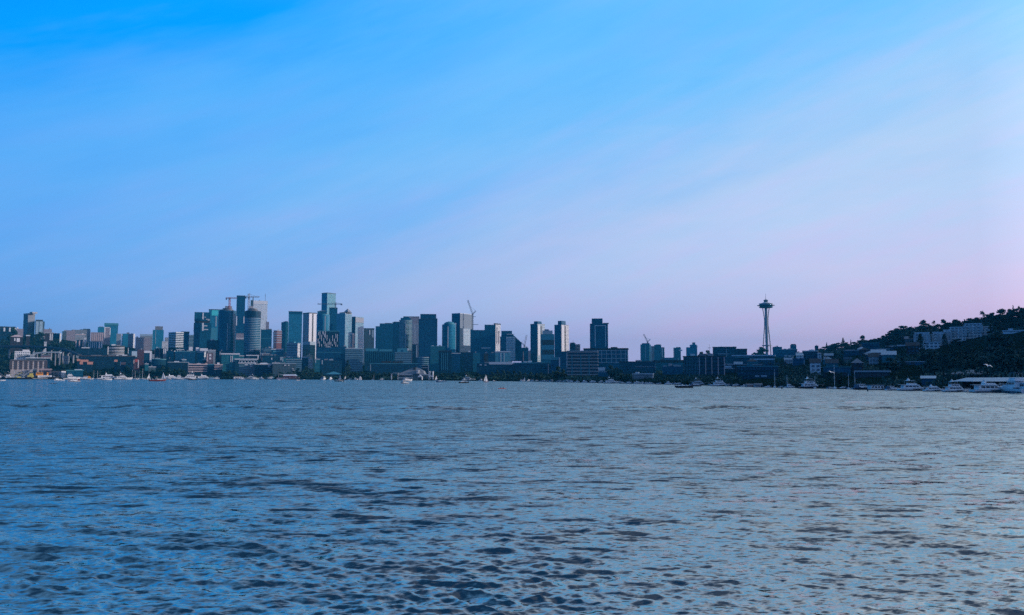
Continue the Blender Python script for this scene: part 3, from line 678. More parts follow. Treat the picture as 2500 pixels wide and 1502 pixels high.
B(OT, 'thin dark pier tower with a stepped spike in front of the silver skyscraper', 'tower', 612, 619, None, 733, 2700, 'slate', [(T,'spike',616.5,619,724,'steel')], D=12)
B('radio_mast', 'thin roof mast standing far above the silver skyscraper', 'mast', 647.6, 648.4, None, 717, 3040, 'steel', [('slab','collar',722,723,.5,'crane_grey')], D=2)
B(OT, 'narrow pinkish tower peeping out just behind the silver skyscraper', 'tower', 649, 657, None, 786, 2900, 'pink', [('units',1)])
B(OB, 'dark flat block beside the second round tower with a stepped roof', 'building', 637, 664, None, 805, 2200, 'teal_dark', [('slab','band',826,827,.2,'blue_p'), (T,'roof_plant',650,663,803,'steel')], right='dark')
B(OB, 'salmon and white banded block sunlit between two dark glass towers', 'building', 668, 688, None, 807, 2350, 'salmon', [('bands','white_band',6,'white_p',.35,841,.4), (T,'roof_plant',676,682,805,'pale'), ('fr','stair_tower',667,670,812,850,'pale',1)])
B(OT, 'dark blue glass tower just behind the big plain teal tower', 'tower', 687, 704, None, 787, 2450, 'blue', [(T,'roof_plant',695,703,784.5,'navy'), ('units',1)])
B(OT, 'big plain teal glass tower with a dark top band next to the white flanked tower', 'tower', 705, 738, None, 762, 2150, 'teal', [('slab','top_band',761,767,.25,'teal_dark'), ('slab','parapet',760.6,761.6,.5,'dark_p')])
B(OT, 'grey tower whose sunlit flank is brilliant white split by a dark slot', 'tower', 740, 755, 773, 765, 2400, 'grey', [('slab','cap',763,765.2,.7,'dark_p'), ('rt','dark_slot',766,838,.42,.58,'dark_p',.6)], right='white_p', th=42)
B(OB, 'light teal office block with pale window lines in front of the big teal tower', 'building', 700, 727, 733, 838, 1850, 'stripe_teal', [(T,'roof_plant',705,717,834,'teal_p'), ('slab','frame',837.4,839.4,.6,'slab_grey')], right='white', th=12)
B(OB, 'dark teal terrace with faint bands beside the second round tower foot', 'building', 639, 668, None, 850, 1880, 'stripe_blue', [('units',2)])
B(OB, 'low teal office with a bright fascia strip below the salmon banded block', 'building', 663, 691, None, 853, 1860, 'teal_dark', [('slab','fascia',852,854,.8,'pale'), ('fr','bright_strip',667,686,857,860,'teal_light')])
B(OB, 'dark office with a slanting black roof edge beside the fin covered block', 'building', 739, 757, 770, 835, 1900, 'slate', [('slab','top_band',834,842,.3,'slab_grey')], right='dark', th=32)
# --- low blocks of the eastern waterfront
B(OB, 'small block with light blue cladding panels behind the brick terrace', 'building', 313, 336, None, 855, 1760, 'dark_blue', [('fr','blue_panel',322,335,858,872,'white_glass',.8), ('fr','white_mast',312.5,314,850,865,'white_p',.8)])
B(OB, 'reddish brown plain block beside the white framed apartment block', 'building', 336, 352, None, 854, 1740, 'brick', [('units',1)])
B(AB, 'apartment block with a bold white frame and white stair columns', 'building', 352, 372, None, 857, 1720, 'dark_blue', [('fr','white_frame',352,371,857,862,'white_p',1.2), ('fr','white_column',366,371,862,884,'white_p',1.2), ('fr','grey_column',372,377.5,865,880,'grey',1)])
B(OB, 'dark block with faint lilac vertical strips behind the rounded glass hall', 'building', 378, 402, None, 851, 1780, 'dark', [('fins','lilac_strip',3,2,'pink_dark',853,874), ('units',2)])
B(OB, 'white topped stair block with twin white posts', 'building', 399, 408, None, 850, 1770, 'grey', [('fr','white_post',399,401,852,864,'white_p'), ('fr','white_post',403,405,852,866,'white_p'), ('units',1)])
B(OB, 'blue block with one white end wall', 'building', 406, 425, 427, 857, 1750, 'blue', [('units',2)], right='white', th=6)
B(OB, 'wide dark blue office with a clean flat front', 'building', 428, 477, None, 859, 1760, 'navy', [('units',4), ('slab','parapet',858.4,859.6,.4,'blue_p')])
B(OB, 'office with stacked white roof terraces under the stacked box tower', 'building', 462, 500, None, 857, 1820, 'dark', [(T,'white_terrace',488,507,850.5,'white_p',.2,.5), (T,'white_terrace',461,470,847.5,'white_p',.2,.5), (T,'white_terrace',478,486,848,'white_p',.5,.7)])
B(OB, 'blue gridded office with a white end column', 'building', 482, 499, 501, 860, 1700, 'blue', [('slab','parapet',858.6,860.4,.7,'white_p')], right='white', th=8)
B(AB, 'lilac brick flats with white framed windows beside the blue gridded office', 'building', 505, 521, None, 862, 1640, 'pink_dark', [('fr','white_pier',505,508,864,883,'pink_p'), ('fr','white_window',511,516,865,870,'white_p',.6), ('fr','white_window',511,516,873,878,'white_p',.6)])
B(OB, 'rounded dark glass hall low on the shore behind trees', 'building', 371, 405, None, 878, 1560, 'dark_blue', [('slab','roof_slab',876.6,878.4,.8,'teal_p')], shape='bow')
B(OB, 'low dark shoreline office with a thin pale cornice', 'building', 410, 459, None, 885, 1540, 'dark', [('slab','cornice',884,885.4,.6,'slab_grey'), (T,'roof_plant',425,437,882,'pale')])
B(OB, 'tan and black banded office facing the moored yachts', 'building', 461, 506, None, 889, 1500, 'dark', [('bands','tan_band',4,'pink_p',.42,911,.5), (T,'roof_plant',501,506,886.5,'tan_p')], D=20)
B(OB, 'short tan and black banded wing with a white roof box', 'building', 524, 543, None, 890, 1500, 'dark', [('bands','tan_band',3,'pink_p',.45,905,.5), (T,'white_box',530,536,885.5,'white_p',.1,.4)], D=20)
B(OB, 'recessed dark glass link joining the two tan banded offices', 'building', 506, 524, None, 890, 1515, 'navy', [('slab','band',889.4,891,.2,'blue_p')], D=16)
B(OB, 'blue glass office under a long bright white roof fascia', 'building', 541, 584, None, 866, 1700, 'blue', [('slab','fascia',863,866,1.2,'white_p'), ('fr','white_post',563,564.5,869,884,'white_p',1), ('fr','white_post',567,568.5,869,884,'white_p',1)])
B(OB, 'low block with a broken white canopy at the foot of the second round tower', 'building', 602, 631, None, 869, 1800, 'dark', [('slab','canopy',867,869,.9,'white_p'), ('fr','white_edge',629,631.5,868,876,'white_p',1)])
ar = B('market_hall', 'low hall with a pale roof carried on a row of arches', 'hall', 574, 629, None, 878, 1580, 'dark_blue', [('slab','roof_slab',876,878.6,1.0,'pale')])
B(OB, 'dark waterfront office under a bright white slanting roof slab', 'building', 584, 623, None, 888, 1500, 'stripe_blue', [('slab','roof_slab',885.6,887.6,1.4,'white_p'), ('fr','white_balcony',598,605,890,892,'white_p',1.2), ('fr','white_balcony',610,618,890,892,'white_p',1.2), ('fr','white_balcony',611,616,894,896,'white_p',1.2)])
B(OB, 'dark waterfront office with a stepped white roof and pale balconies', 'building', 623, 666, None, 890, 1490, 'dark', [('slab','roof_slab',888.4,890.2,1.2,'white_p'), ('fr','white_balcony',654,661,891,893,'white_p',1.2), ('fr','white_balcony',654,660,895,896.6,'pale',1.2), (T,'roof_rail',635,652,886,'pale',.1,.3)])
B(OB, 'long dark waterfront office with small white corner balconies', 'building', 666, 722, None, 889, 1480, 'slate', [('slab','roof_slab',887,888.6,1.0,'slab_grey'), ('fr','white_balcony',694,699,891,893,'white_p',1.2), ('fr','white_balcony',703,707,891,893,'white_p',1.2), ('fr','white_balcony',713,717,900,901.5,'white_p',1.2), ('fr','white_balcony',715,720,904,905.5,'white_p',1.2), ('fr','white_balcony',714,718,908,909.5,'white_p',1.2)])
B(OB, 'low blue terraced office with two flat roof steps', 'building', 699, 737, None, 878, 1620, 'stripe_blue', [(T,'upper_storey',706,733,874,'blue',.2,.8), ('slab','parapet',877.4,878.4,.5,'slab_grey')])
B(OB, 'dark cluttered block with a pale sign frame below the teal fascia office', 'building', 640, 699, None, 868, 1720, 'dark_blue', [('fr','sign_frame',684,692,872,880,'slab_grey',1), ('fr','white_post',662.5,665,874,879,'pale',1), ('units',4)])
# --- tallest group
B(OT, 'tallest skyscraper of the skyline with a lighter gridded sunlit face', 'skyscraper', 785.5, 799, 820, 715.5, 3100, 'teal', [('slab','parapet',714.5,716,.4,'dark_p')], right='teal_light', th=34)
B(OT, 'dark stepped tower shoulder beside the tallest skyscraper', 'tower', 775, 796, None, 760, 2700, 'teal_dark', [(T,'roof_plant',780,795,758.5,'steel')])
B(OT, 'teal glass tower with a rounded top directly below the tallest skyscraper', 'tower', 773, 805, None, 768, 2300, 'teal', [('slab','rounded_cap',766.5,768.2,-1.5,'teal_p'), ('fr','pale_rib',793,796,771,812,'slab_grey'), ('fr','pale_rib',779,780,772,820,'teal_p')], shape='round')
B(OT, 'plain dark tower between the tallest skyscraper and the white gridded tower', 'tower', 804, 824, None, 752, 2550, 'teal_dark', [('slab','parapet',751.4,752.6,.3,'dark_p'), ('units',1)])
B(OT, 'light tower with a white gridded corner and a small pyramid roof', 'tower', 822, 843, 859, 765, 2250, 'teal_light', [(T,'dark_crown',827,845,762,'dark_p'), ('pyr','pyramid',836,846,752.5,'conc',4.5), ('slab','cornice',764.4,766,.4,'pale')], right='grid_blue', th=36)
B(AT, 'pale stone building with a rounded top beside the white gridded tower', 'building', 857, 866, None, 818, 2200, 'pink', [('dome','dome',857,866,813,'pink_p')], shape='round')
B(OT, 'tower with one dark face and one pale crowned window grid face', 'tower', 859, 868, 888, 773, 2500, 'dark', [('rt','plain_crown',775,787,0,1,'conc',.5)], right='grid_blue', th=34)
B(OB, 'low dark block with a white chimney like stair tower and a dark flat roof', 'building', 888, 914, None, 803, 2600, 'slate', [('slab','roof_slab',801.8,803.4,.5,'dark_p'), ('fr','white_stair',901.5,904,806,818,'white_p',1), ('fr','pale_panel',908,913,806,824,'slab_grey')])
fb = B(OB, 'black block covered with short staggered white vertical fins', 'building', 775, 828, None, 809, 2000, 'dark', [('slab','parapet',808,809.6,.3,'teal_p')])
def staggered_fins():
    inv = fb.matrix_basis.inverted()
    for zx, za, zb_ in ((648,670,712),(668,655,760),(690,705,785),(718,660,702),(741,655,750),(718,750,820),(737,795,855),(762,705,780),(643,755,820),(660,795,860),(688,830,860),(796,755,835),(813,795,845),(836,710,785),(832,830,855),(860,755,830),(880,690,750),(900,695,790),(879,795,860),(899,840,862),(776,800,850),(755,820,858),(704,655,690),(728,690,735)):
        px = 660 + zx/5.497; py = 690 + za/5.497; h = (zb_ - za)/5.497
        a = at(px, py, 2000); z1 = at(px, py + h, 2000)[2]; q = inv @ Vector((a[0], 2000, a[2]))
        b = MB(); b.box(q.x - .6, q.x + .6, -.8, -.003, q.z - (a[2] - z1), q.z); b.build('fin', MT('white_p'), fb)
staggered_fins()
B(OB, 'dark blue office with a flat front under the fin covered block', 'building', 773, 832, None, 849, 1800, 'navy', [('units',4), ('slab','band',860,861,.2,'blue_p')])
B(OB, 'blue office with pale horizontal bands beside the fin covered block', 'building', 843, 886, None, 851, 1750, 'stripe_blue', [(T,'roof_plant',850,866,848,'steel'), ('slab','edge',850.4,851.6,.4,'pale')])
B(OB, 'plain dark blue block filling the gap beside the pale banded office', 'building', 826, 846, None, 846, 1820, 'navy', [('units',2)])
B(OB, 'dark low office near the shore with a little white corner post', 'building', 786, 835, None, 880, 1520, 'dark_blue', [('fr','white_post',786,787.5,880,890,'pale',1), (T,'roof_plant',803,813,877.5,'slab_grey'), ('units',2)])
B('pavilion', 'lakeside pavilion with a low blue hipped roof among trees', 'pavilion', 795, 835, None, 914, 1330, 'dark', [('hip','roof',907,'blue_p')], D=22)
B(OB, 'wide blue office with fine vertical piers and two roof pavilions', 'building', 891, 960, None, 858, 1800, 'dark_blue', [('fins','pier',16,1.1,'blue',859,884), (T,'roof_pavilion',893,921,851,'blue_p'), (T,'roof_pavilion',926,958,853,'blue_p')])
B(OB, 'long dark lakefront office with a thin blue cornice', 'building', 903, 1021, None, 889, 1420, 'dark_blue', [('slab','cornice',887.4,889.2,.8,'blue_p'), (T,'roof_screen',931,954,881.5,'dark_p'), (T,'roof_screen',958,984,882,'dark_p'), ('fr','white_post',904,905.5,890,906,'slab_grey',1)], D=26)
B(OB, 'blue terraced office with a rounded roof block behind the long lakefront office', 'building', 964, 1004, None, 860, 1720, 'stripe_blue', [(T,'roof_pavilion',970,996,850.5,'blue_p'), ('fr','white_patch',994.5,998,851,856,'white_p',.5)])
B(OT, 'stepped dark teal tower with the widest front beside the low roofed block', 'tower', 917, 959, None, 797, 2200, 'teal_dark', [(T,'upper_step',927,959,790,'teal_dark',.0,.9), (T,'roof_plant',940,957,788.6,'steel')])
B(OT, 'plain dark tower joined to the stepped tower', 'tower', 958, 977, None, 787, 2250, 'navy', [(T,'roof_plant',961,976,785.5,'dark_p')])
B(AT, 'round fronted tower ringed with thin balconies', 'tower', 975, 1006, None, 782, 2100, 'balcony', [(T,'drum',978,1003,776,'teal_dark',.2,.8), ('fr','pale_rib',990,992,790,850,'slab_grey',3), ('bands','balcony',20,'teal_p',.2,855,.5)], shape='bow')
B(OT, 'pinkish pale tower with a dark crown behind the balcony tower', 'tower', 985, 1024, None, 774, 2500, 'pink', [('slab','cap',773,774.6,.4,'dark_p'), ('fr','dark_face',985,1000,775,790,'teal_dark',1), ('fr','pale_post',999.5,1001,775,786,'white_p',1.4), ('fins','pale_rib',6,1.6,'pale',791,840,1005,1022)])
B(OT, 'massive dark navy tower with clipped shoulders standing alone at the centre', 'tower', 1022, 1064, None, 779, 2000, 'navy', [(T,'upper_shaft',1026,1065,767,'navy',.0,1.0), ('slab','ledge',778.6,779.6,.3,'dark_p'), ('fr','side_wing',1063.5,1068,777,868,'navy',-1)])
B(OB, 'slim dark slab with a pale edge between balcony tower and navy tower', 'building', 1006, 1020, None, 841, 1900, 'dark', [('fr','pale_edge',1016,1018.5,843,873,'slab_grey',.6)])
B(OB, 'teal office with a flat roof at the foot of the navy tower', 'building', 1051, 1087, None, 846, 1750, 'blue', [('units',3), ('slab','parapet',845.2,846.4,.4,'blue_p')], right='dark')
B(AT, 'rounded tower with bright vertical edges and a small domed top', 'tower', 1079, 1113, None, 792, 2050, 'teal', [('dome','dome',1083,1111,784,'teal_p'), ('fr','pale_rib',1093,1095,797,850,'pale',.5), ('fr','white_edge',1111,1113.5,793,860,'white_p',-1.5), (T,'side_turret',1110,1114,788,'white_p',.4,.6)], shape='round')
B(OT, 'tower with a pale blue mesh crown above a light green facade strip', 'tower', 1103, 1123, 1155, 765, 2300, 'navy', [('rt','mesh_screen',765.5,801,0,.98,'mesh_grey',.6), ('rt','green_strip',801,843,.22,.78,'pale_glass',.5), ('slab','parapet',764.4,765.6,.3,'pale')], right='dark', th=33)
B(OT, 'broad plain dark teal block with a higher shaft at one end', 'tower', 1149, 1210, None, 806, 2100, 'teal_dark', [(T,'shaft',1183,1210,793,'teal_dark',.0,1.0), ('fr','white_sign',1176,1198,849,851,'pale',.5)])
B(AT, 'narrow white flank tower with dark slots beside the broad plain block', 'tower', 1206, 1209, 1222, 792, 2140, 'slate', [('slab','cap',789.4,792,.5,'dark_p'), ('rt','dark_slot',800,840,.25,.36,'win_dark',.5), ('rt','dark_slot',808,840,.6,.72,'win_dark',.5)], right='white', th=34)
B(OB, 'dark office of two heights in front of the rounded domed tower', 'building', 1071, 1102, None, 858, 1600, 'dark', [('slab','parapet',856,858.4,.5,'dark_p'), ('fins','pale_pier',4,1.0,'blue_p',862,904,1078,1092)])
B(OB, 'navy office with a pale roof edge below the mesh crowned tower', 'building', 1102, 1124, None, 863, 1610, 'navy', [('slab','edge',862,863.6,.5,'pale')])
B(OB, 'dark corner office hiding the foot of the mesh crowned tower', 'building', 1124, 1156, None, 860, 1760, 'dark', [('units',2)])
B(OB, 'office with a blue lit window grid beside the dark corner office', 'building', 1155, 1172, None, 862, 1680, 'blue', [('units',1)])
B(OB, 'plain blue office between the window grid office and the light glass corner', 'building', 1172, 1209, None, 862, 1720, 'navy', [('fr','dark_bay',1181,1192,863,884,'dark_p'), ('units',3)])
B(OB, 'bright teal glass corner office with white posts', 'building', 1209, 1246, None, 860, 1800, 'teal_light', [('slab','frame',857.6,860.4,.7,'pale'), ('fr','white_post',1222,1223.5,862,884,'white_p'), ('fr','white_post',1230,1231.5,862,884,'white_p')])
B(OT, 'white gridded tower with a long roof sliding down to one side', 'tower', 1221, 1250, None, 822, 2000, 'teal_dark', [(T,'upper_shaft',1224,1250,808,'teal_dark',.0,1.0), ('fr','white_grid',1236,1258,822,880,'grid_white',.8), ('slope','sliding_roof',1250,1273.5,815,837,'navy'), ('fr','white_line',1237,1256,815.5,817,'pale',1.4)])
B(OB, 'dark stub tower below a leaning crane beside the sliding roof', 'tower', 1273, 1290, None, 849, 2200, 'navy', [('fr','pink_edge',1277,1278.5,858,883,'pink_p',.5), ('units',1)])
B(AB, 'narrow pink block beside the first of the two twin towers', 'building', 1288, 1297, None, 856, 2400, 'pink', [('units',1)])
for (x0, label, dy, dx) in ((1295, 'twin tower with a pale lit flank, nearer the leaning crane', 0, 0), (1353.5, 'twin tower with a pale lit flank, nearer the striped dark office', 2, 0)):
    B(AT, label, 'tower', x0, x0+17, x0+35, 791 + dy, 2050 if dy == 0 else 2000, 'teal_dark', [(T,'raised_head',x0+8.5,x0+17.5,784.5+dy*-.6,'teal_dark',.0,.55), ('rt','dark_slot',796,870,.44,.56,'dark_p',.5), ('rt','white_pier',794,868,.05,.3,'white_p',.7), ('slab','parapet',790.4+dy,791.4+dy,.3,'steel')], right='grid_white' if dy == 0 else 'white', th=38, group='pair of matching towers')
B(OT, 'banded tower of bright and dark blue glass standing between the twin towers', 'tower', 1320, 1353, None, 816, 1900, 'blue', [(T,'crown_box',1324,1349,807,'slab_grey',.1,.9), (T,'lift_house',1329,1340,804,'navy',.3,.8)] + [('fr','bright_band',1322,1353,a,b_,'blue_p',.6) for a, b_ in ((817,830),(843,854),(866,878))] + [('fr','dark_band',1324,1353,a,b_,'dark_p',.5) for a, b_ in ((830.5,842.5),(854.5,865.5))])
B(OB, 'unfinished block with a rooftop derrick beside the second twin tower', 'building', 1391, 1405, None, 838, 2100, 'dark', [(T,'core',1393,1403,836.5,'steel'), ('mast','derrick',1399,829,.5)])
B('scaffold_frame', 'open pinkish building frame beside the unfinished block', 'building', 1405, 1416, None, 841, 2120, 'steel', [('bands','floor_slab',4,'pink_p',.2,856,1.2)], D=10, body='core')
B(OB, 'long flat hall with a pale roof band behind the shore trees', 'hall', 1164, 1256, None, 887, 1400, 'dark_blue', [('fr','pale_fascia',1194,1251,884,890,'pale',1), ('fr','pale_fascia',1252,1262,885,889,'slab_grey',1), ('fr','white_light',1171,1176,890,892,'pale',1), ('fr','white_light',1183,1188,890.5,892.5,'pale',1), ('units',4)], D=30)
B(OB, 'long blue glass hall with thin white columns behind the western moorings', 'hall', 1256, 1345, None, 887, 1330, 'dark_blue', [('slab','fascia',885,887.6,.8,'blue_p'), ('fr','white_column',1338,1339.2,889,914,'pale',1), ('fr','white_column',1345,1346.2,889,917,'pale',1), ('units',4), (T,'white_vent',1278,1285,882.5,'white_p',.1,.2), (T,'white_vent',1290,1298,880.5,'pale',.2,.3)], D=30)
B(OB, 'dark blue corner block with two bright white vertical lines', 'building', 1345, 1384, None, 872, 1300, 'navy', [(T,'upper_storey',1362,1384,858,'navy',.0,.9), ('fr','white_line',1365,1367,873,904,'pale',1), ('fr','pale_fascia',1345,1364,872,879,'blue_p',.8)], D=24)
B(OB, 'big shoreline office with seven dark window bands and grey spandrels', 'building', 1384, 1459, None, 858, 1120, 'dark', [('bands','spandrel',8,'taupe',.40,921,.5), ('fr','blue_pier',1395.5,1397.5,866,921,'blue_p',.8), ('fr','blue_pier',1417,1419,866,921,'blue_p',.8), ('fr','blue_pier',1437,1439,866,921,'blue_p',.8), ('fr','pale_edge',1383.2,1384.6,862,897,'pale',.9), ('slab','cap',856,858.4,.4,'slab_grey')], D=30, right='dark')
B(OB, 'office with a pale square window grid behind the banded shoreline office', 'building', 1425, 1533, None, 854, 1350, 'teal_dark', [('fr','grid_post',x,x+1.4,854,886,'slab_grey',.8) for x in (1459,1468,1480,1492,1503,1515,1526,1531.5)] + [('fr','grid_beam',1459,1533,y,y+1.5,'slab_grey',.9) for y in (855,864,874.5,884.5)] + [('slab','dark_cap',850,854,.6,'dark_p'), (T,'penthouse',1491,1507,847,'dark_p')], D=40)
B(OT, 'lone tower with a glowing outline frame and an overhanging roof corner', 'tower', 1440, 1484, None, 790, 1950, 'navy', [(T,'head',1444.5,1471,777.5,'navy',.0,.9), ('fr','outline_frame',1452,1453.6,796,846,'pale',.6), ('fr','outline_frame',1477.5,1479,796,846,'pale',.6), ('fr','outline_frame',1452,1479,794.4,796,'pale',.6), (T,'overhang',1472,1486,788.6,'dark_p',-.03,.9)])
B(OB, 'low teal building with a white sign board beside the banded shoreline office', 'building', 1460, 1494, None, 908, 1010, 'teal_dark', [('fr','white_board',1461,1477,897,905,'pale',.6), ('slab','roof_slab',907,908.6,.5,'slab_grey')], D=14)
B(OB, 'long dark low office beside the poplar row', 'building', 1512, 1600, None, 884, 1150, 'dark_blue', [('slab','roof_slab',882.4,884.4,.8,'dark_p'), ('fr','pale_line',1550,1600,895,896,'slab_grey',.6), ('units',3)], D=24)
B('boat_warehouse', 'pale grey waterside warehouse with rounded roof corners', 'warehouse', 1544, 1593, 1596, 914, 800, 'grey_fine', [('slab','roof',911.6,914.2,.5,'roof_pale'), (T,'roof_hatch',1551,1558,908.5,'roof_pale')], right='pale', th=14)
B(AT, 'chamfer topped grey blue tower standing under a leaning crane', 'tower', 1564, 1588, None, 841, 2700, 'blue', [(T,'chamfer_top',1567,1586,838,'navy'), ('fins','pale_rib',3,2,'slab_grey',842,880)], shape='chamfer')
B(AB, 'pale strip building wedged between two grey blue towers', 'building', 1588, 1598, None, 845, 2750, 'pink', [('fr','pale_edge',1589,1591,846,884,'pale')])
B(AT, 'second grey blue tower, plainer and without a crane', 'tower', 1597, 1614, None, 842, 2650, 'blue', [(T,'head',1601,1613,841,'navy')])
B(AT, 'thin dark tower with a pale slot at the edge of the grey blue pair', 'tower', 1614, 1622, None, 848, 2700, 'slate', [('fr','pale_slot',1615.5,1618,850,872,'pale')])
B(AT, 'pinkish sided square tower with a pale bracket on its side', 'tower', 1644, 1662, None, 849, 2500, 'blue', [(T,'head',1650,1661,847.5,'navy'), ('fr','pink_edge',1644,1646,850,872,'pink_p'), ('fr','white_bracket',1657,1666,854,857,'pale',1)])
B(AT, 'bright teal tower rising in three steps behind the black pillared office', 'tower', 1675, 1702, None, 848, 2300, 'teal', [(T,'middle_step',1684,1701,841.5,'teal',.1,.9), (T,'upper_step',1690,1697.5,836,'teal_p',.3,.8), ('fr','white_panel',1685,1696,864,868.5,'white_p',.6), (T,'white_side',1701,1703,844,'pale',.3,.5)])
B(OB, 'blue terraced roofs stepping up toward the black pillared office', 'building', 1597, 1668, None, 880, 1400, 'blue', [(T,'upper_storey',1622,1656,873,'blue_p',.2,.8), ('slab','dark_fascia',879,885,.5,'dark_p'), ('units',3)], D=30)
B(OB, 'low glazed office with pale canopies beside the black pillared office', 'building', 1617, 1668, None, 894, 1000, 'teal_dark', [('fr','white_canopy',1618,1626,893,894.5,'pale',1), ('fr','white_canopy',1626,1656,916.5,918,'pale',1), ('fr','pale_bay',1645,1662,891,895,'slab_grey',1), ('units',3)], D=20)
pb = B(OB, 'black office carried by tall pale pilasters above the moored yachts', 'building', 1668, 1769, None, 871, 800, 'dark', [('slab','roof_slab',869,871.4,.5,'dark_p'), ('fins','thin_fin',9,.35,'teal_p',872,923,1671,1702), ('units',2)] + [('fr','pilaster',x,x+2,872,926,'pink_p' if x > 1710 else 'slab_grey',.8) for x in (1706,1721.5,1736.5,1752,1767)], D=26, right='dark')
B(OB, 'wide dark block with faint balconies crowning the slope behind the black office', 'building', 1740, 1797, None, 848, 1500, 'dark_blue', [('slab','roof_slab',846.4,848.4,.5,'dark_p'), ('fr','pale_balcony',1752,1778,863,865,'slab_grey',1), ('fr','pale_post',1772.5,1774,851,872,'slab_grey',1), ('mast','flagpole',1761,842,.25)], D=30)
B(OB, 'lower dark wing at the end of the wide dark block', 'building', 1797, 1823.5, None, 853, 1490, 'dark', [('slab','roof_slab',851.4,853.4,.5,'dark_p')], D=26)
B(OB, 'white terraced offices hugging the black pillared office', 'building', 1769, 1806, None, 890, 900, 'dark_blue', [('fr','white_terrace',1770,1804,888.5,890,'pale',1.2), ('fr','white_terrace',1770,1786,893,898,'white_glass',1), ('fr','white_terrace',1770,1802,899.5,901,'pale',1.2)], D=20)
B(OB, 'very long low building with a pale banded roof below the observation tower', 'building', 1788, 1891, None, 869, 1200, 'dark_blue', [('slab','pale_roof',866.4,869.2,1.0,'white_glass'), ('fr','pale_band',1830,1890,875.5,879,'white_glass',1), ('fr','pale_band',1795,1830,871,873,'blue_p',1), ('fins','dark_bay',5,5,'dark_p',884,890,1842,1915), ('units',3)], D=40)
B(OB, 'dark long boathouse row with two lit windows near the moored houseboats', 'building', 1800, 1900, None, 895, 620, 'dark', [('fr','window',1843,1853,917,919.5,'white_glass',.2), ('fr','window',1857,1872,917,919.5,'white_glass',.2), ('slab','roof_slab',893.4,895.4,.6,'blue_p')], D=18)
# --- slope below the observation tower
B(AB, 'low teal block with rooftop shrubs at the observation tower foot', 'building', 1886, 1909, None, 847, 2200, 'teal_dark', [('units',2)])
B(AB, 'long flat block with a pale cornice behind the hill houses', 'building', 1898, 1946, None, 853, 2000, 'navy', [('slab','cornice',852.2,853.6,.6,'slab_grey'), ('units',3)])
B(AB, 'square dark block standing up on the skyline past the observation tower', 'building', 1929, 1944, None, 842, 2050, 'teal_dark', [(T,'lift_house',1931,1943,840,'dark_p'), ('fr','window',1937,1941,844,845.5,'slab_grey',.3)])
B(AB, 'blue block with two pale roof strips on the lower slope', 'building', 1915, 1934, None, 870, 1200, 'blue', [('fr','pale_strip',1915,1922,868,870,'pale',1), ('fr','pale_strip',1925,1932,869,871,'pale',1)])
B(AB, 'dark tall block with a white corner line on the lower slope', 'building', 1934, 1965, None, 875, 1050, 'navy', [('fr','white_line',1934,1935,876,892,'slab_grey',1), ('units',2), ('fr','pale_dot',1962,1964,880,900,'slab_grey',.6)], D=24)
B(HS, 'white gabled little house on the lower slope', 'house', 1944, 1961, None, 868, 1250, 'hill_white', [('gable','roof',864.5,'roof_pale')], D=12)
B(AB, 'dark flat house under a long pale flat roof on the slope', 'building', 1960, 1996, None, 858, 1350, 'dark', [('slab','pale_roof',855.8,858.2,1.0,'roof_pale'), (T,'white_frame',1975,1988,853.4,'pale',.1,.3)])
B(AB, 'small dark cube block on the hill skyline', 'building', 1989, 1998, None, 844, 1800, 'dark', [('units',1)])
B(HS, 'tiny white house with a bright roof edge near the slope trees', 'house', 1996, 2005, None, 863.5, 1100, 'hill_white', [('slab','roof',862.6,864,.5,'white_p')], D=8)
B(HS, 'bright white cottage half hidden in the slope trees', 'house', 2011, 2016, None, 873, 950, 'white', [('gable','roof',871,'roof_grey')], D=6)
B(AB, 'long faint terrace with a bright gutter across the upper slope', 'building', 2060, 2101, None, 857, 1150, 'dark_blue', [('slab','gutter',854.4,856,.6,'slab_grey'), ('fr','bright_gutter',2064,2088,854,855.6,'pale',1)], D=14)
B(HS, 'bluish flat house below the dome shaped tree', 'house', 2104, 2147, None, 838, 1180, 'dark_blue', [('slab','roof',836.6,838.4,.6,'blue_p')], D=14)
B(AB, 'long hillside terrace with bright twin roof edges', 'building', 2161, 2215, None, 845, 1000, 'dark', [('fr','bright_edge',2162,2187,843.5,846,'roof_pale',1), ('fr','bright_edge',2190,2215,842,845,'roof_pale',1)], D=12)
B(AB, 'faint low terrace under the hillside terrace with bright edges', 'building', 2141, 2172, None, 852, 980, 'blue', [('slab','edge',851,852.4,.5,'slab_grey')], D=12)
B(HS, 'long roofed house with a dull pale roof in the middle of the slope', 'house', 2114, 2152, None, 866, 850, 'dark', [('gable','roof',863.6,'roof_grey')], D=10)
B(OB, 'teal lakeside block with an arched dark door behind the tall masts', 'building', 2010, 2076, None, 897, 560, 'teal_dark', [('slab','edge',895.4,897.2,.5,'teal_p'), ('fr','dark_door',2050,2068,909,925,'win_dark',.3), ('fr','dark_bay',2012,2046,908,925,'dark_p',.4)], D=16)
B('boat_warehouse', 'black lakeside boathouse with a long pale eave', 'warehouse', 2088, 2171, None, 908, 510, 'dark', [('slab','eave',904.6,908.4,.8,'slab_grey'), ('fr','opening',2092,2168,912,931,'win_dark',.3)], D=18)
B(AB, 'teal balcony house between trees above the yacht moorings', 'building', 2193, 2262, None, 884, 600, 'teal_dark', [('slab','roof',882,884.2,.6,'slab_grey'), ('fr','pale_balcony',2194,2200,885,897,'slab_grey',1), ('fr','pale_balcony',2202,2206,884,902,'slab_grey',1), ('fr','window',2210,2220,886,894,'win_dark',.2), ('fr','window',2224,2234,886,896,'win_dark',.2)], D=12)
B(AB, 'dark retaining block under the teal balcony house', 'building', 2186, 2262, None, 903, 560, 'dark', [('slab','edge',902,903.4,.4,'dark_p'), ('fr','pale_car_deck',2196,2216,900,902,'slab_grey',.4)], D=10)
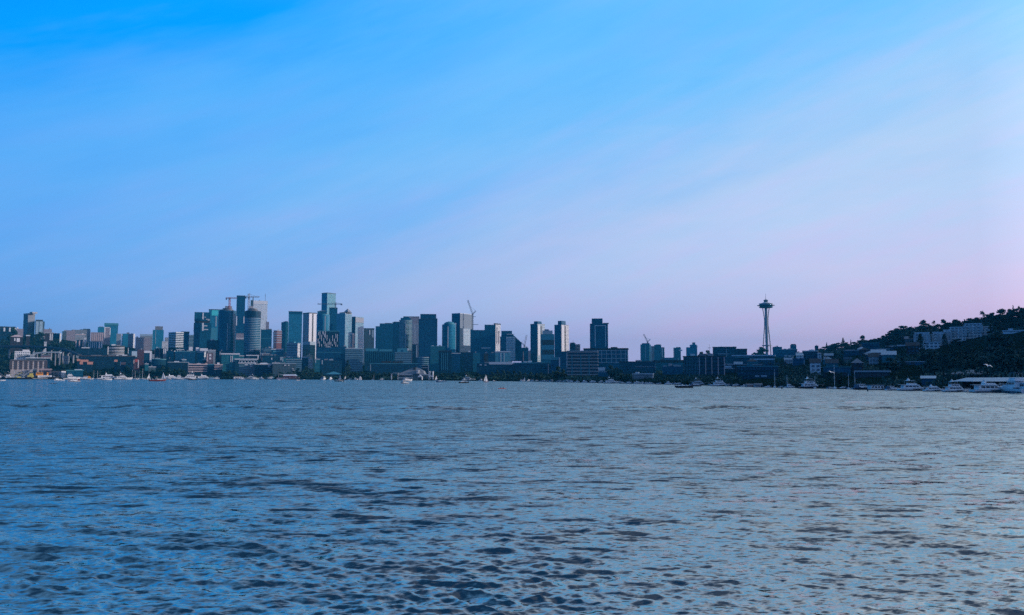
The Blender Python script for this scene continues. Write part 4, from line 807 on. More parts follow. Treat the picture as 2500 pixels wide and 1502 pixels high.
# white stepped apartment complex on the western hill
for (a, b_, top, Y, lab) in ((2233, 2268, 812.5, 865, 'lowest pale wing of the stepped hill apartments, beside the pointed conifer'), (2277, 2305, 811.5, 870, 'second pale wing of the stepped hill apartments, between two conifers'),
     (2304, 2321, 806.5, 875, 'narrow pale link of the stepped hill apartments behind the conifer'), (2319, 2357, 799, 880, 'broad balconied wing in the middle of the stepped hill apartments'),
     (2355, 2396, 790.5, 890, 'highest pale wing of the stepped hill apartments')):
    B(AB, lab, 'building', a, b_, None, top, Y, 'hill_white', [('slab','roof_edge',top-1.4,top+.6,.5,'white_glass'), ('fins','balcony',4 if b_-a > 30 else 3,2.6,'slab_grey',top+3,top+22)], D=13, group='stepped apartments on the hill')
B(AB, 'thin flat roofed end wing reaching out from the hill apartments into the trees', 'building', 2394, 2427, None, 798, 890, 'hill_white', [('slab','roof_edge',796.4,799,.8,'pale')], D=10)
B(AB, 'pale terrace below the second wing of the stepped hill apartments', 'building', 2258, 2294, None, 836, 820, 'hill_white', [('slab','roof_edge',834.6,836.4,.4,'white_glass')], D=10)
B(AB, 'balconied pale apartment block at the far edge of the wooded hill', 'building', 2448, 2520, None, 806, 830, 'hill_white', [(T,'roof_frame',2461,2473,800.5,'white_glass',.1,.4), ('bands','balcony',4,'white_glass',.28,832,.7), ('fr','window',2461,2466,819,824,'lamp_white',.2)], D=14)
B('boat_warehouse', 'long lakeside warehouse with a broad pale pitched roof', 'warehouse', 2305, 2440, None, 914, 420, 'dark', [('hip','roof',902.5,'roof_grey')], D=20)
B('boat_shed', 'small teal shed with a pale lean to roof among the yachts', 'shed', 2250, 2282, None, 924, 385, 'teal_dark', [('gable','roof',917.5,'roof_pale')], D=9)
# ------------------------------------------------------------------ arcade of the market hall
def arches():
    inv = ar.matrix_basis.inverted()
    for i in range(6):
        p0 = at(584 + i*7.4, 879, 1580); q = inv @ Vector(p0)
        w = 5.2; b = MB(); n = 8
        out = [(q.x + w/2 + w*.5*math.cos(t), q.z - 3.2 + 3.0*math.sin(t)) for t in [math.pi*k/n for k in range(n+1)]]
        inn = [(q.x + w/2 + w*.40*math.cos(t), q.z - 3.2 + 2.3*math.sin(t)) for t in [math.pi*k/n for k in range(n+1)]]
        out = [(out[0][0], q.z - 7)] + out + [(out[-1][0], q.z - 7)]; inn = [(inn[0][0], q.z - 7)] + inn + [(inn[-1][0], q.z - 7)]
        b.grid([[(o[0], -1.1, o[1]), (o[0], -.01, o[1]), (c[0], -.01, c[1]), (c[0], -1.1, c[1])] for o, c in zip(out, inn)])
        b.build('arch', MT('pale'), ar)
arches()
# ------------------------------------------------------------------ cranes
crane('red crane with a level jib on top of the first round tower', 560, 1955, 757, 726, 551.5, 578, 728, 'crane_red')
crane('tall pale crane with a thin level jib on the second round tower', 607, 1935, 757, 717, 599, 634, 725, 'crane_pale')
crane('grey crane whose level jib crosses in front of the tallest skyscraper', 819, 2545, 754, 738, 775, 836, 742.5, 'crane_grey')
crane('crane with a steep raised jib beside the mesh crowned tower', 1153.5, 2310, 845, 767, 0, 0, 0, 'crane_grey', luff=(1142, 733))
def crane_decks():
    c = [o for o in COL.objects if o.name.startswith('tower_crane')][-1]
    for py, w in ((773, 9), (792, 16)):
        z = at(1154, py, 2310)[2] - c.location.z
        b = MB(); b.prism([(-1, -2), (w, -1.2), (w, 1.2), (-1, 2)], z - 1.2, z); b.build('collar_deck', MT('crane_grey'), c)
crane_decks()
crane('pale crane with a steep jib beside the pink block and the first twin tower', 1280.5, 2190, 849, 844, 0, 0, 0, 'crane_pale', luff=(1285.8, 818))
crane('grey crane with a steep jib above the chamfer topped grey blue tower', 1581, 2690, 838, 835, 0, 0, 0, 'crane_grey', luff=(1571.5, 816))
# ------------------------------------------------------------------ viaduct on the eastern hill
def viaduct(name, label, path, thick, width, piers, mat='deck_grey'):
    pts = [Vector(at(*p)) for p in path]
    r = empty(name, pts[0], 0, label, 'bridge'); o = pts[0]
    def sm(P, n=6):
        out = []
        for i in range(len(P)-1):
            a = P[max(0, i-1)]; b_ = P[i]; c = P[i+1]; d = P[min(len(P)-1, i+2)]
            for k in range(n):
                t = k/n; out.append(0.5*((2*b_) + (c-a)*t + (2*a-5*b_+4*c-d)*t*t + (3*b_-a-3*c+d)*t**3))
        return out + [P[-1]]
    q = [p - o for p in sm(pts)]
    ring = lambda p, y0, y1, z0, z1: [(p.x, p.y+y0, p.z+z0), (p.x, p.y+y1, p.z+z0), (p.x, p.y+y1, p.z+z1), (p.x, p.y+y0, p.z+z1)]
    b = MB(); b.grid([ring(p, 0, width, -thick, 0) for p in q]); b.build('deck', MT('dark_p' if thick > 2 else mat), r)
    for y0, nm in ((-.35, 'guard_wall'), (width, 'guard_wall')):
        b = MB(); b.grid([ring(p, y0, y0+.35, -thick*.45, 1.1) for p in q]); b.build(nm, MT(mat), r)
    for px in piers:
        c = min(q, key=lambda p: abs((p+o).x/(p+o).y - at(px, 850, 1)[0]))
        w = c + o; zg = gz(w.x, w.y + width/2) - 1
        b = MB(); b.box(c.x-.9, c.x+.9, c.y + width*.3, c.y + width*.62, zg - o.z, c.z - thick - .01)
        b.box(c.x-1.2, c.x+1.2, c.y + width*.1, c.y + width*.9, c.z - thick - 1.6, c.z - thick - .005); b.build('pier', MT('pier_grey'), r)
viaduct('viaduct', 'long curving highway viaduct on pale piers descending across the dark hillside', [(-40,845,1800),(30,845,1790),(71,845,1780),(115,847,1760),(150,851.5,1720),(172,858,1690),(190,865,1660)], 3.4, 14, (20,50,78,104,122,138,152,164,175))
viaduct('access_ramp', 'lower pale access ramp on thin piers beneath the highway viaduct', [(80,863,1640),(100,861,1645),(125,860,1650),(146,860,1655)], 1.6, 8, (88,102,118,134,143), 'slab_grey')
# ------------------------------------------------------------------ observation tower
def observation_tower():
    Y = 2420; s = Y / FPX
    x, _, _ = at(1870, 750, Y); zb = gz(x, Y) - 1
    r = empty('observation_tower', (x, Y, zb), 0, 'slender flared observation tower with a flying saucer top and needle spire', 'tower')
    Z = lambda py: at(1870, py, Y)[2] - zb
    H0 = 0.0
    prof = [(870, 10.6), (852, 10.0), (830, 8.2), (812, 6.4), (798, 5.0), (788, 4.5), (778, 4.7), (766, 6.4), (752, 8.8)]
    for k in range(3):
        a = R(15 + 120*k); b = MB(); rings = []
        for py, rr in prof:
            cx, cy = rr*s*math.cos(a), rr*s*math.sin(a); w = 1.7 if py > 800 else 1.35
            t = (-math.sin(a), math.cos(a)); n = (math.cos(a), math.sin(a))
            rings.append([(cx + t[0]*w*i + n[0]*.8*j, cy + t[1]*w*i + n[1]*.8*j, Z(py)) for i, j in ((-1,-1),(1,-1),(1,1),(-1,1))])
        b.grid(rings); b.build('leg', MT('conc'), r)
    b = MB(); b.lathe([(3.5*s, H0), (3.4*s, Z(752))], 6); b.build('elevator_core', MT('conc'), r)
    b = MB(); b.lathe([(7*s, Z(845)), (11.5*s, Z(844.5)), (11.5*s, Z(843)), (7*s, Z(842.5))], 24); b.build('skyline_deck', MT('conc'), r)
    b = MB(); b.lathe([(5*s, Z(752.4)), (14*s, Z(752)), (16.8*s, Z(750.4)), (16.5*s, Z(749.6)), (15*s, Z(748.4))], 36); b.build('lower_disc', MT('teal_dark'), r, True)
    b = MB(); b.lathe([(15*s, Z(748.35)), (15.6*s, Z(744.2)), (15.2*s, Z(742.6))], 36); b.build('saucer_room', MT('teal_dark'), r, True)
    b = MB(); b.lathe([(15.3*s, Z(746.6)), (20.8*s, Z(746.4)), (21*s, Z(746)), (20.6*s, Z(745.6)), (15.4*s, Z(745.4))], 36); b.build('halo_ring', MT('steel'), r, True)
    b = MB(); b.lathe([(16.8*s, Z(742.5)), (17*s, Z(741.6)), (12*s, Z(740.6)), (7*s, Z(739)), (4.6*s, Z(737.8))], 36); b.build('saucer_roof', MT('roof_pale'), r, True)
    b = MB(); b.lathe([(4.4*s, Z(737.75)), (4.8*s, Z(735)), (5.6*s, Z(733.6)), (5.2*s, Z(732.8)), (2.2*s, Z(731.6))], 24); b.build('spire_cap', MT('slate'), r)
    b = MB(); b.tube((0, 0, Z(731.5)), (0, 0, Z(717)), .75, .25, 6); b.build('spire', MT('steel'), r)
observation_tower()
# ------------------------------------------------------------------ museum pavilion on the south shore
def museum():
    Y = 1090; x0 = at(972, 925, Y)[0]; z0 = 1.4
    r = empty('museum_pavilion', (x0, Y, z0), 0, 'lakeside museum pavilion with a stepped pale pyramid roof and white box window', 'pavilion')
    X = lambda px: at(px, 915, Y)[0] - x0
    Z = lambda py: at(1000, py, Y)[2] - z0
    b = MB(); b.box(X(972), X(1046), 0, 26, -1, Z(914)); b.build('hall', [MT('slate'), MT('roof_dark')], r)
    b = MB(); b.box(X(971), X(1008), -.8, -.01, Z(916), Z(914.4)); b.build('eave', MT('pale'), r)
    b = MB(); b.box(X(1026), X(1046), -.8, -.01, Z(916.2), Z(914.4)); b.build('eave', MT('pale'), r)
    for i in range(7):
        b = MB(); b.box(X(974 + i*4.6), X(976.6 + i*4.6), -.2, -.01, Z(920), Z(917)); b.build('window', MT('win_dark'), r)
    b = MB(); b.box(X(972), X(1008), -.5, -.01, Z(924), Z(921)); b.build('band', MT('slab_grey'), r)
    b = MB()
    lo = [(X(970), -1, Z(913.5)), (X(1036), -1, Z(913.5)), (X(1036), 27, Z(913.5)), (X(970), 27, Z(913.5))]
    mi = [(X(988), 6, Z(906)), (X(1033), 4, Z(906)), (X(1033), 22, Z(906)), (X(988), 20, Z(906))]
    hi = [(X(1006), 12, Z(897.5)), (X(1016), 12, Z(897.5)), (X(1016), 15, Z(897.5)), (X(1006), 15, Z(897.5))]
    b.grid([lo, mi, hi]); b.build('pyramid_roof', MT('roof_grey'), r)
    b = MB(); b.box(X(1008), X(1013), 7, 14, Z(903), Z(896.6)); b.build('roof_lantern', MT('dark_p'), r)
    b = MB(); b.box(X(1017), X(1022.5), -1.6, 6, Z(912), Z(904)); q = b.build('box_window', MT('white_p'), r)
    b = MB(); b.box(X(1017.6), X(1022), -1.75, -1.605, Z(908.4), Z(907.4)); b.build('pane', MT('win_dark'), q)
museum()
def canopy_gate():
    Y = 1075
    x0 = at(955, 926, Y)[0]; r = empty('canopy', (x0, Y, 1.4), 0, 'low pale quay canopy propped on one bright white post', 'canopy')
    X = lambda px: at(px, 915, Y)[0] - x0; Z = lambda py: at(960, py, Y)[2] - 1.4
    b = MB(); b.grid([[(X(954.5), 0, Z(914)), (X(954.5), 9, Z(914)), (X(954.5), 9, Z(912.6)), (X(954.5), 0, Z(912.6))], [(X(962), 0, Z(911.4)), (X(962), 9, Z(911.4)), (X(962), 9, Z(910)), (X(962), 0, Z(910))], [(X(972), 0, Z(912)), (X(972), 9, Z(912)), (X(972), 9, Z(911)), (X(972), 0, Z(911))]]); b.build('canopy_roof', MT('slab_grey'), r)
    b = MB(); b.box(X(954.6), X(956.6), .2, 1.2, -.5, Z(914)); b.build('post', MT('white_p'), r)
    b = MB(); b.box(X(969), X(970), 7, 8, -.5, Z(911.8)); b.build('post', MT('white_p'), r)
canopy_gate()
def kiosk():
    Y = 1060; x0 = at(1020, 926, Y)[0]; r = empty('boat_shed', (x0, Y, 1.4), 0, 'white gabled shed with a dark open front before the museum pavilion', 'shed')
    X = lambda px: at(px, 915, Y)[0] - x0; Z = lambda py: at(1024, py, Y)[2] - 1.4
    w = X(1030.5); h = Z(920); a = Z(915)
    b = MB(); sec = lambda y: [(0, y, -.5), (w, y, -.5), (w, y, h), (w*.4, y, a), (0, y, h)]
    b.grid([sec(0), sec(8)]); b.build('shell', MT('white_p'), r)
    b = MB(); b.box(w*.06, w*.88, -.15, -.01, -.4, h*.8); b.build('opening', MT('win_dark'), r)
kiosk()
def white_frame():
    Y = 1070; x0 = at(1046, 926, Y)[0]; r = empty('white_gateway', (x0, Y, 1.4), 0, 'white arched concrete shell with twin upright walls beside the museum pavilion', 'gateway')
    X = lambda px: at(px, 915, Y)[0] - x0; Z = lambda py: at(1050, py, Y)[2] - 1.4
    for a, c, top in ((1046.5, 1048.6, 906.5), (1049.6, 1050.6, 907), (1055, 1057.4, 906.5)):
        b = MB(); b.box(X(a), X(c), 0, 7, -.5, Z(top)); b.build('upright', MT('white_p'), r)
    b = MB(); n = 10; x1, x2 = X(1047), X(1057); cx = (x1+x2)/2; rr = (x2-x1)/2
    o = [(cx + rr*math.cos(t), Z(921) + rr*.8*math.sin(t)) for t in [math.pi*k/n for k in range(n+1)]]
    c = [(cx + rr*.72*math.cos(t), Z(922.5) + rr*.6*math.sin(t)) for t in [math.pi*k/n for k in range(n+1)]]
    b.grid([[(p[0], -.6, p[1]), (p[0], 6.5, p[1]), (q[0], 6.5, q[1]), (q[0], -.6, q[1])] for p, q in zip(o, c)]); b.build('arch', MT('white_p'), r)
white_frame()
B(OB, 'dark slim block outlined by a thin white frame behind the museum pavilion', 'building', 1030, 1046.5, None, 892, 1180, 'dark', [('fr','white_outline',1030,1046,891.6,892.8,'slab_grey',.8), ('fr','white_outline',1045.2,1046.5,892.8,906,'slab_grey',.8), ('fr','white_outline',1030,1045,897.6,898.6,'slab_grey',.6)], D=12)
B(OB, 'low dark office with an arched blue window front behind the museum pavilion', 'building', 1019, 1047, None, 873, 1600, 'stripe_blue', [('slab','parapet',872,873.4,.4,'slab_grey')], shape='bow')
def marina_roof():
    Y = 342; x0 = at(2375, 955, Y)[0]; r = empty('covered_moorage', (x0, Y, 0), 0, 'long covered moorage under a pale metal roof behind the large yachts', 'moorage')
    X = lambda px: at(px, 930, Y)[0] - x0; Z = lambda py: at(2450, py, Y)[2]
    b = MB(); e = X(2375); m = X(2412); q = X(2620)
    b.grid([[(e, 0, Z(932)), (e, 16, Z(932)), (e, 16, Z(931)), (e, 0, Z(931))], [(m, 0, Z(931.5)), (m, 16, Z(929)), (m, 16, Z(922.5)), (m, 8, Z(923)), ][:4], [(q, 0, Z(931)), (q, 16, Z(928)), (q, 16, Z(921.5)), (q, 8, Z(922))]]); b.build('roof', MT('roof_pale'), r)
    for i in range(8):
        x = X(2380 + i*30)
        for y in (1.0, 14.0):
            b = MB(); b.tube((x, y, -3), (x, y, Z(931.6)), .22); b.build('post', MT('pile'), r)
    b = MB(); b.box(X(2395), q, 14.5, 15.5, .6, Z(931)); b.build('back_wall', MT('dark_p'), r)
marina_roof()
# small blocks and roofs between the larger ones
rf = random.Random(77)
for i in range(52):
    px = rf.uniform(135, 770); w = rf.uniform(7, 20); Y = rf.uniform(1500, 1950); k = (Y - 1500)/450
    top = 893 - 36*k + rf.uniform(-5, 6) - (6 if px < 330 else 0)
    if px < 330 and Y < 1650: continue
    B(OB, 'one of the small blocks jumbled between the larger offices above the waterfront', 'building', px, px + w, None, top, Y, rf.choice(('slate','grey','dark_blue','pink_dark','blue','stripe_blue','grey','dark')), [('units', rf.randint(1, 3))] + ([('slab','roof_edge',top-1,top+.5,.5,rf.choice(('pale','roof_pale','slab_grey','white_p')))] if rf.random() < .6 else []) + ([('fr','white_pier',px+w*.1,px+w*.1+1.2,top+1,top+9,'pale',.8)] if rf.random() < .35 else []), group='small blocks between the waterfront offices')
for i in range(34):
    px = rf.uniform(1785, 2225); d = shore(px); Yr = ridge(px)[1]; f = rf.uniform(.12, .85); Y = d + (Yr - d)*f; x = at(px, 860, Y)[0]; z = gz(x, Y)
    top = HOR - (z + rf.uniform(6, 10) - CH)/Y*FPX; w = rf.uniform(8, 16)/Y*FPX
    kind = rf.choice(('gable','hip','slab'))
    B(HS, 'one of the small houses showing through the trees of the western hillside', 'house', px, px + w, None, top, Y, rf.choice(('hill_white','slate','grey','wood_dark','blue')), [(kind,'roof',top - 3.5/Y*FPX,rf.choice(('roof_grey','roof_pale','slab_grey','roof_dark')))] if kind != 'slab' else [('slab','roof',top-.8,top+.6,.6,rf.choice(('roof_pale','slab_grey')))], D=11, group='small houses on the western hillside')
# ------------------------------------------------------------------ trees
def foliage_mat(name, lo, hi):
    m, t, p = newmat(name)
    g = t.n('ShaderNodeNewGeometry'); oi = t.n('ShaderNodeObjectInfo')
    nz = t.noise(t.n('ShaderNodeTexCoord').outputs['Object'], 0.55, 3, 0.6)
    k = t.math('ADD', t.math('MULTIPLY', g.outputs['Random Per Island'], 0.45), t.math('MULTIPLY', nz, 0.55))
    c = t.mix(k, lo, hi)
    hs = t.n('ShaderNodeHueSaturation'); t.put(hs.inputs['Color'], c)
    t.put(hs.inputs['Hue'], t.math('ADD', 0.475, t.math('MULTIPLY', oi.outputs['Random'], 0.05)))
    t.put(hs.inputs['Value'], t.math('ADD', 0.7, t.math('MULTIPLY', oi.outputs['Random'], 0.6)))
    t.put(p.inputs['Base Color'], hs.outputs[0]); p.inputs['Roughness'].default_value = 0.75; p.inputs['Specular IOR Level'].default_value = 0.25
    return m
LEAF = foliage_mat('leaves', (0.013, 0.048, 0.044), (0.042, 0.115, 0.090))
NEEDLE = foliage_mat('needles', (0.010, 0.040, 0.036), (0.028, 0.080, 0.064))
BARK = plain('bark', (0.05, 0.038, 0.03), 0.9, 0.4, 1.5)
def leaf_quad(b, c, r, rnd):
    a = Vector((rnd.gauss(0,1), rnd.gauss(0,1), rnd.gauss(0,1))).normalized(); t = a.orthogonal().normalized(); u = a.cross(t)
    k = rnd.uniform(.6, 1.25)*r; c = Vector(c)
    b.face([c + t*k, c + u*k*.7, c - t*k*.9, c - u*k*.6])
def crown_broad(seed, lean=0.0, sparse=1.0, flat=1.0):
    """broad leaved crown in a unit-height tree: leaf clumps through an uneven volume"""
    rnd = random.Random(seed); b = MB()
    lobes = []
    for i in range(rnd.randint(12, 16)):
        a = rnd.uniform(0, 2*math.pi); rr = rnd.uniform(.05, .30); z = rnd.uniform(.16, .82)
        rr *= 1.0 - .55*max(0, (z - .55)/.3)
        lobes.append((Vector((rr*math.cos(a) + lean*(z-.2), rr*math.sin(a), z*flat)), rnd.uniform(.10, .17)))
    lobes.append((Vector((lean*.7, 0, .86*flat)), .12))
    for c, q in lobes:
        for i in range(int(135*sparse)):
            d = Vector((rnd.gauss(0,1), rnd.gauss(0,1), rnd.gauss(0,1))).normalized()*q*rnd.uniform(.35, 1.02)
            d.z *= .85
            leaf_quad(b, c + d, .044, rnd)
    return b
def crown_conifer(seed, w=.20):
    rnd = random.Random(seed); b = MB(); n = 17
    for i in range(n):
        z = .10 + .88*i/(n-1); r = w*(1 - (z-.08)/.95)**.85*rnd.uniform(.78, 1.18) + .008
        for k in range(max(5, int(15*(1 - .5*z)))):
            a = rnd.uniform(0, 6.28)
            for f in (0.35, 0.7, 1.0):
                c = (r*f*math.cos(a), r*f*math.sin(a), z - .05*f*rnd.uniform(.4, 1.3)); leaf_quad(b, c, .044*(1.15-.4*f), rnd)
    return b
def trunk_broad(seed):
    rnd = random.Random(seed + 77); b = MB(); b.tube((0,0,-.04), (0.01,0,.34), .026, .018, 7); b.tube((.01,0,.33), (.02,.01,.66), .017, .006, 6)
    for i in range(5):
        a = rnd.uniform(0, 6.28); z = rnd.uniform(.26, .46); b.tube((.01,0,z), (.2*math.cos(a), .2*math.sin(a), z + .2), .010, .004, 5)
    return b
def trunk_conifer():
    b = MB(); b.tube((0,0,-.04), (0,0,.97), .02, .003, 7); return b
TREES = {}
def tree_proto(kind):
    """one tree of each kind, one metre tall until it is scaled"""
    if kind.startswith('conifer'): cr = crown_conifer(int(kind[-1]) + 3, .17 + .03*int(kind[-1])); tr = trunk_conifer(); m = NEEDLE; nm = 'conifer_tree'
    elif kind == 'poplar1': cr = crown_conifer(41, .13); tr = trunk_conifer(); m = NEEDLE; nm = 'poplar_tree'
    else:
        k = int(kind[-1]); cr = crown_broad(k*7 + 1, .22 if kind.startswith('lean') else 0, .33 if kind.startswith('sparse') else 1.0); tr = trunk_broad(k); m = LEAF; nm = 'leafy_tree'
    return nm, cr, tr, m
def tree(kind, x, y, z, h, label, group=None, wide=1.0, rz=None):
    if kind not in TREES:
        nm, cr, tr, m = tree_proto(kind)
        r = empty(nm, (x, y, z)); cr.build('crown', m, r); tr.build('trunk', BARK, r); TREES[kind] = r
    else: r = copy_tree(TREES[kind]); r.location = (x, y, z)
    r.scale = (h*wide, h*wide, h); r.rotation_euler = (0, 0, random.uniform(0, 6.28) if rz is None else rz)
    for k in ('group',):
        if k in r: del r[k]
    return tag(r, label, 'tree', group)
def tree_px(kind, px, pyb, pyt, Y, label, group=None, wpx=None, rz=None):
    """tree whose top and foot stand in the directions given; foot on the ground"""
    x, _, zt = at(px, pyt, Y); zb = gz(x, Y) - .3
    if pyb is not None: zb = max(zb, at(px, pyb, Y)[2])
    h = max(3.0, zt - zb)
    w = 1.0 if wpx is None else min(2.6, (wpx*Y/FPX) / (h * (.62 if not kind.startswith(('con', 'pop')) else .42)))
    return tree(kind, x, Y, zt - h, h, label, group, w, rz)
KB = ['broad1', 'broad2', 'broad3', 'broad4', 'broad5']
rt = random.Random(21)
# skyline of the western hill, tree by tree
for kind, px, pyt, w, lab in (
    ('broad1',2106,818,24,'dome shaped tree standing clear on the hill skyline'), ('conifer1',2018,836,7,'small pointed conifer at the low end of the hill skyline'),
    ('conifer2',2058,824,13,'ragged conifer on the hill skyline, before the dome shaped tree'), ('conifer1',2077,829,6,'thin spiky conifer next to the dome shaped tree'),
    ('lean1',2246,780,30,'tall leaning tree beside the gap in the hill skyline'), ('sparse1',2279,781,17,'thin half bare tree showing sky through its crown'),
    ('broad2',2302,778,20,'round topped tree with a small tuft just after the half bare tree'), ('broad3',2332,779,32,'wide round crown above the hill apartments'),
    ('broad4',2205,794,46,'huge broad crown at the brow before the skyline gap'), ('broad5',2368,776,36,'wide crown behind the highest apartment wing'),
    ('sparse2',2397,757,20,'ragged open crown jutting up at a step in the hill skyline'), ('broad1',2446,753,42,'long domed crown near the top of the hill'),
    ('conifer1',2473,745,9,'pointed conifer near the top of the hill'), ('sparse3',2487,745,13,'loose twiggy tree beside the topmost conifer'), ('broad2',2506,746,22,'topmost hill tree cut by the picture edge'),
    ('broad3',2180,806,18,'middle sized crown climbing toward the brow'), ('broad4',2164,814,15,'round crown low on the climbing skyline'), ('broad5',2146,824,22,'flat broad crown just past the dome shaped tree'), ('sparse1',2177,806,5,'tiny tree tuft on the climbing skyline')):
    Yr = ridge(px)[1]; tree_px(kind, px, None, pyt, Yr*.97, lab, 'trees on the hill skyline', w*1.15, rz=0)
for px, pyt, w in ((1950,858,14),(1965,856,12),(2003,850,12),(2010,846,12),(2028,842,14),(2038,838,16),(2047,836,14),(2066,835,12),(2085,834,16),(2128,828,14),(2136,826,14),(2156,818,12),(2172,811,14),(2188,800,18),(2222,797,16),(2232,806,12),(2262,788,18),(2270,793,16),(2290,790,16),(2316,786,18),(2349,788,16),(2384,777,18),(2412,766,18),(2422,762,16),(2465,753,16),(2480,752,18),(2496,750,16)):
    Yr = ridge(px)[1]; tree_px(rt.choice(KB), px, None, pyt, Yr*.96, 'one of the merging dark trees that line the western hill skyline', 'merging trees along the hill skyline', w*1.9)
for px, pyb, pyt, Y, w, lab in ((2246,852,814,800,27,'big dark pointed conifer in front of the lowest apartment wing'), (2305,848,814,820,20,'dark pointed conifer in front of the narrow apartment link'), (2340,845,826,800,40,'low dark spreading tree under the balconied wing')):
    tree_px('conifer2' if w < 40 else 'broad3', px, pyb, pyt, Y, lab, 'trees before the hill apartments', w)
# the wooded slope, filled tree by tree
n = 0; tries = 0
APT = [(2228,2432,790,850,895), (2444,2520,800,840,835), (2190,2264,880,905,560), (2158,2218,838,850,960), (2112,2154,860,872,830), (2258,2296,832,848,860), (2080,2175,903,935,500), (2008,2078,892,930,550)]
while n < 185 and tries < 4000:
    tries += 1
    px = rt.uniform(1955, 2530) if rt.random() < .8 else rt.uniform(2200, 2530)
    Yr = ridge(px)[1]; d = shore(px); f = rt.uniform(.10, .93); Y = d + (Yr - d)*f
    h = rt.uniform(9, 17)*(1.0 if px > 2150 else .75)
    x = at(px, 860, Y)[0]; z = gz(x, Y)
    pt = HOR - (z + h - CH)/Y*FPX*1.0; pb = HOR - (z - CH)/Y*FPX
    if any(a - 3 < px < c + 3 and pt < y1 and pb > y0 - 1 and Y < Ya for a, c, y0, y1, Ya in APT + REG): continue
    if pt < lerp_tab([(1955,862),(2050,842),(2150,826),(2200,800),(2300,786),(2400,768),(2500,752)], px)[0]: continue
    kind = rt.choice(KB + ['conifer1', 'conifer2'] if rt.random() < .6 else KB)
    con = kind.startswith('con')
    tree(kind, x, Y, z - .3, h*(1.15 if con else 1), 'one of the dark pointed conifers scattered over the wooded western hillside' if con else 'one of the many dark leafy trees covering the wooded western hillside', 'conifers on the western hillside' if con else 'leafy trees on the western hillside', rt.uniform(1.1, 1.6) if not con else 1.1)
    n += 1
# lower western shore: large near trees
for px, Y, pyt in [(2278,520,872),(2300,560,858),(2322,590,850),(2345,560,862),(2368,600,848),(2392,570,858),(2416,600,846),(2440,560,860),(2462,600,850),(2484,560,862),(2505,590,848),(2290,500,884),(2335,500,880),(2385,500,878),(2430,500,882),(2475,500,878),(2505,500,880),(2180,560,885),(2170,600,872),(2268,620,850),(2276,470,890)]:
    tree_px(rt.choice(KB), px, None, pyt, Y, 'one of the big nearly black trees massed above the lakeside warehouse', 'big dark trees above the lakeside warehouse', 40)
# eastern hill
for px, pyt, Y, w, lab in ((32,797,2050,24,'tall dark tree in front of the long hilltop block'), (72,812,2250,30,'broad dark tree below the slim concrete tower'), (98,810,2250,26,'dark tree crown leading up to the columned block'), (140,826,2050,26,'dark tree below the block with one bright edge'), (163,833,1950,26,'dark bushy tree beside the pale hillside strips')):
    tree_px(rt.choice(KB), px, None, pyt, Y, lab, 'trees on the eastern hill', w)
n = 0
while n < 62:
    px = rt.uniform(-15, 235) if n < 50 else rt.uniform(200, 330); d = shore(px); Yr = ridge(px)[1]; f = rt.uniform(.15, .95); Y = d + (Yr-d)*f
    x = at(px, 850, Y)[0]; z = gz(x, Y); h = rt.uniform(9, 15)
    pt = HOR - (z + h - CH)/Y*FPX
    if 22 < px < 60 and 1480 < Y < 1900 and pt < 836: continue
    if 20 < px < 128 and Y < 1560: continue
    if px > 150 and pt < 836 + (px-150)*.12: continue
    tree(rt.choice(KB), x, Y, z - .3, h, 'one of the dark leafy trees covering the eastern hillside around the viaduct', 'leafy trees on the eastern hillside', rt.uniform(1.2, 1.8)); n += 1
# shore trees of the southern waterfront
for px, pyt, Y, w, k, lab in ((849,878,1345,22,'conifer2','tall dark conifer on the shore beside the pale banded office'), (884,905,1210,17,'broad3','round dark shore tree next to the hipped pavilion moorings'), (1078,911,1070,16,'broad1','round shore tree next to the white gateway'), (1108,908,1065,20,'broad2','round full shore tree behind the black hulled speedboat'), (1138,907,1050,26,'broad4','widest round shore tree with two merging crowns'), (1166,911,1040,18,'broad5','smaller round shore tree at the end of the pavilion lawn'),
    (1363,893,840,26,'broad1','tall dark shore tree in front of the corner block with white lines'), (1375,900,830,18,'broad3','dark shore tree tucked against the banded shoreline office'), (1490,890,880,24,'broad2','dark tree between the banded office and the poplars'), (1506,896,870,22,'broad4','dark tree directly behind the poplar row'), (2030,904,440,26,'broad5','dark shore tree behind the tall masts'), (2052,908,440,22,'broad2','dark round shore tree beside the arched door block'),
    (728,897,1400,18,'broad2','tall rounded shore tree behind the red roofed float'), (748,893,1400,20,'broad4','dark tree filling the corner before the low blue pavilion'), (765,900,1390,18,'broad1','dark tree close beside the low blue pavilion'), (398,893,1420,20,'broad3','dark shore tree in front of the rounded glass hall')):
    tree_px(k, px, None, pyt, Y, lab, 'shore trees', w)
for px, pyt in ((372,901),(385,897),(412,895),(425,899),(437,897),(448,901),(548,905),(560,902),(574,905),(588,908),(645,910),(660,909),(684,906),(704,906),(716,903),(740,905),(757,908),(776,906),(785,910),(838,907),(862,905),(872,908),(898,908),(912,906),(925,909),(938,907),(950,908),(1066,914),(1092,914),(1184,912),(1200,906),(1214,902),(1228,901),(1240,904),(1254,903),(1268,905),(1282,908),(1296,906),(1310,909),(1322,907),(1336,911),(1350,904),(1518,912),(1532,913),(345,905),(330,903),(300,906),(285,908),(265,906),(245,904),(225,906),(208,905)):
    d = shore(px); tree_px(rt.choice(KB), px, None, pyt + 1, d + rt.uniform(18, 40), 'one of the low dark trees strung along the southern waterfront', 'low trees along the waterfront', 17)
for i in range(10):
    px = 1508.5 + i*4.15; tree_px('poplar1', px, None, (923, 922, 922, 918, 917.5, 917, 912.5, 912, 911.5, 911)[i], 716 - i*6, 'one of the narrow dark poplars in the row that rises toward the boat warehouse', 'row of poplars', 4.6)
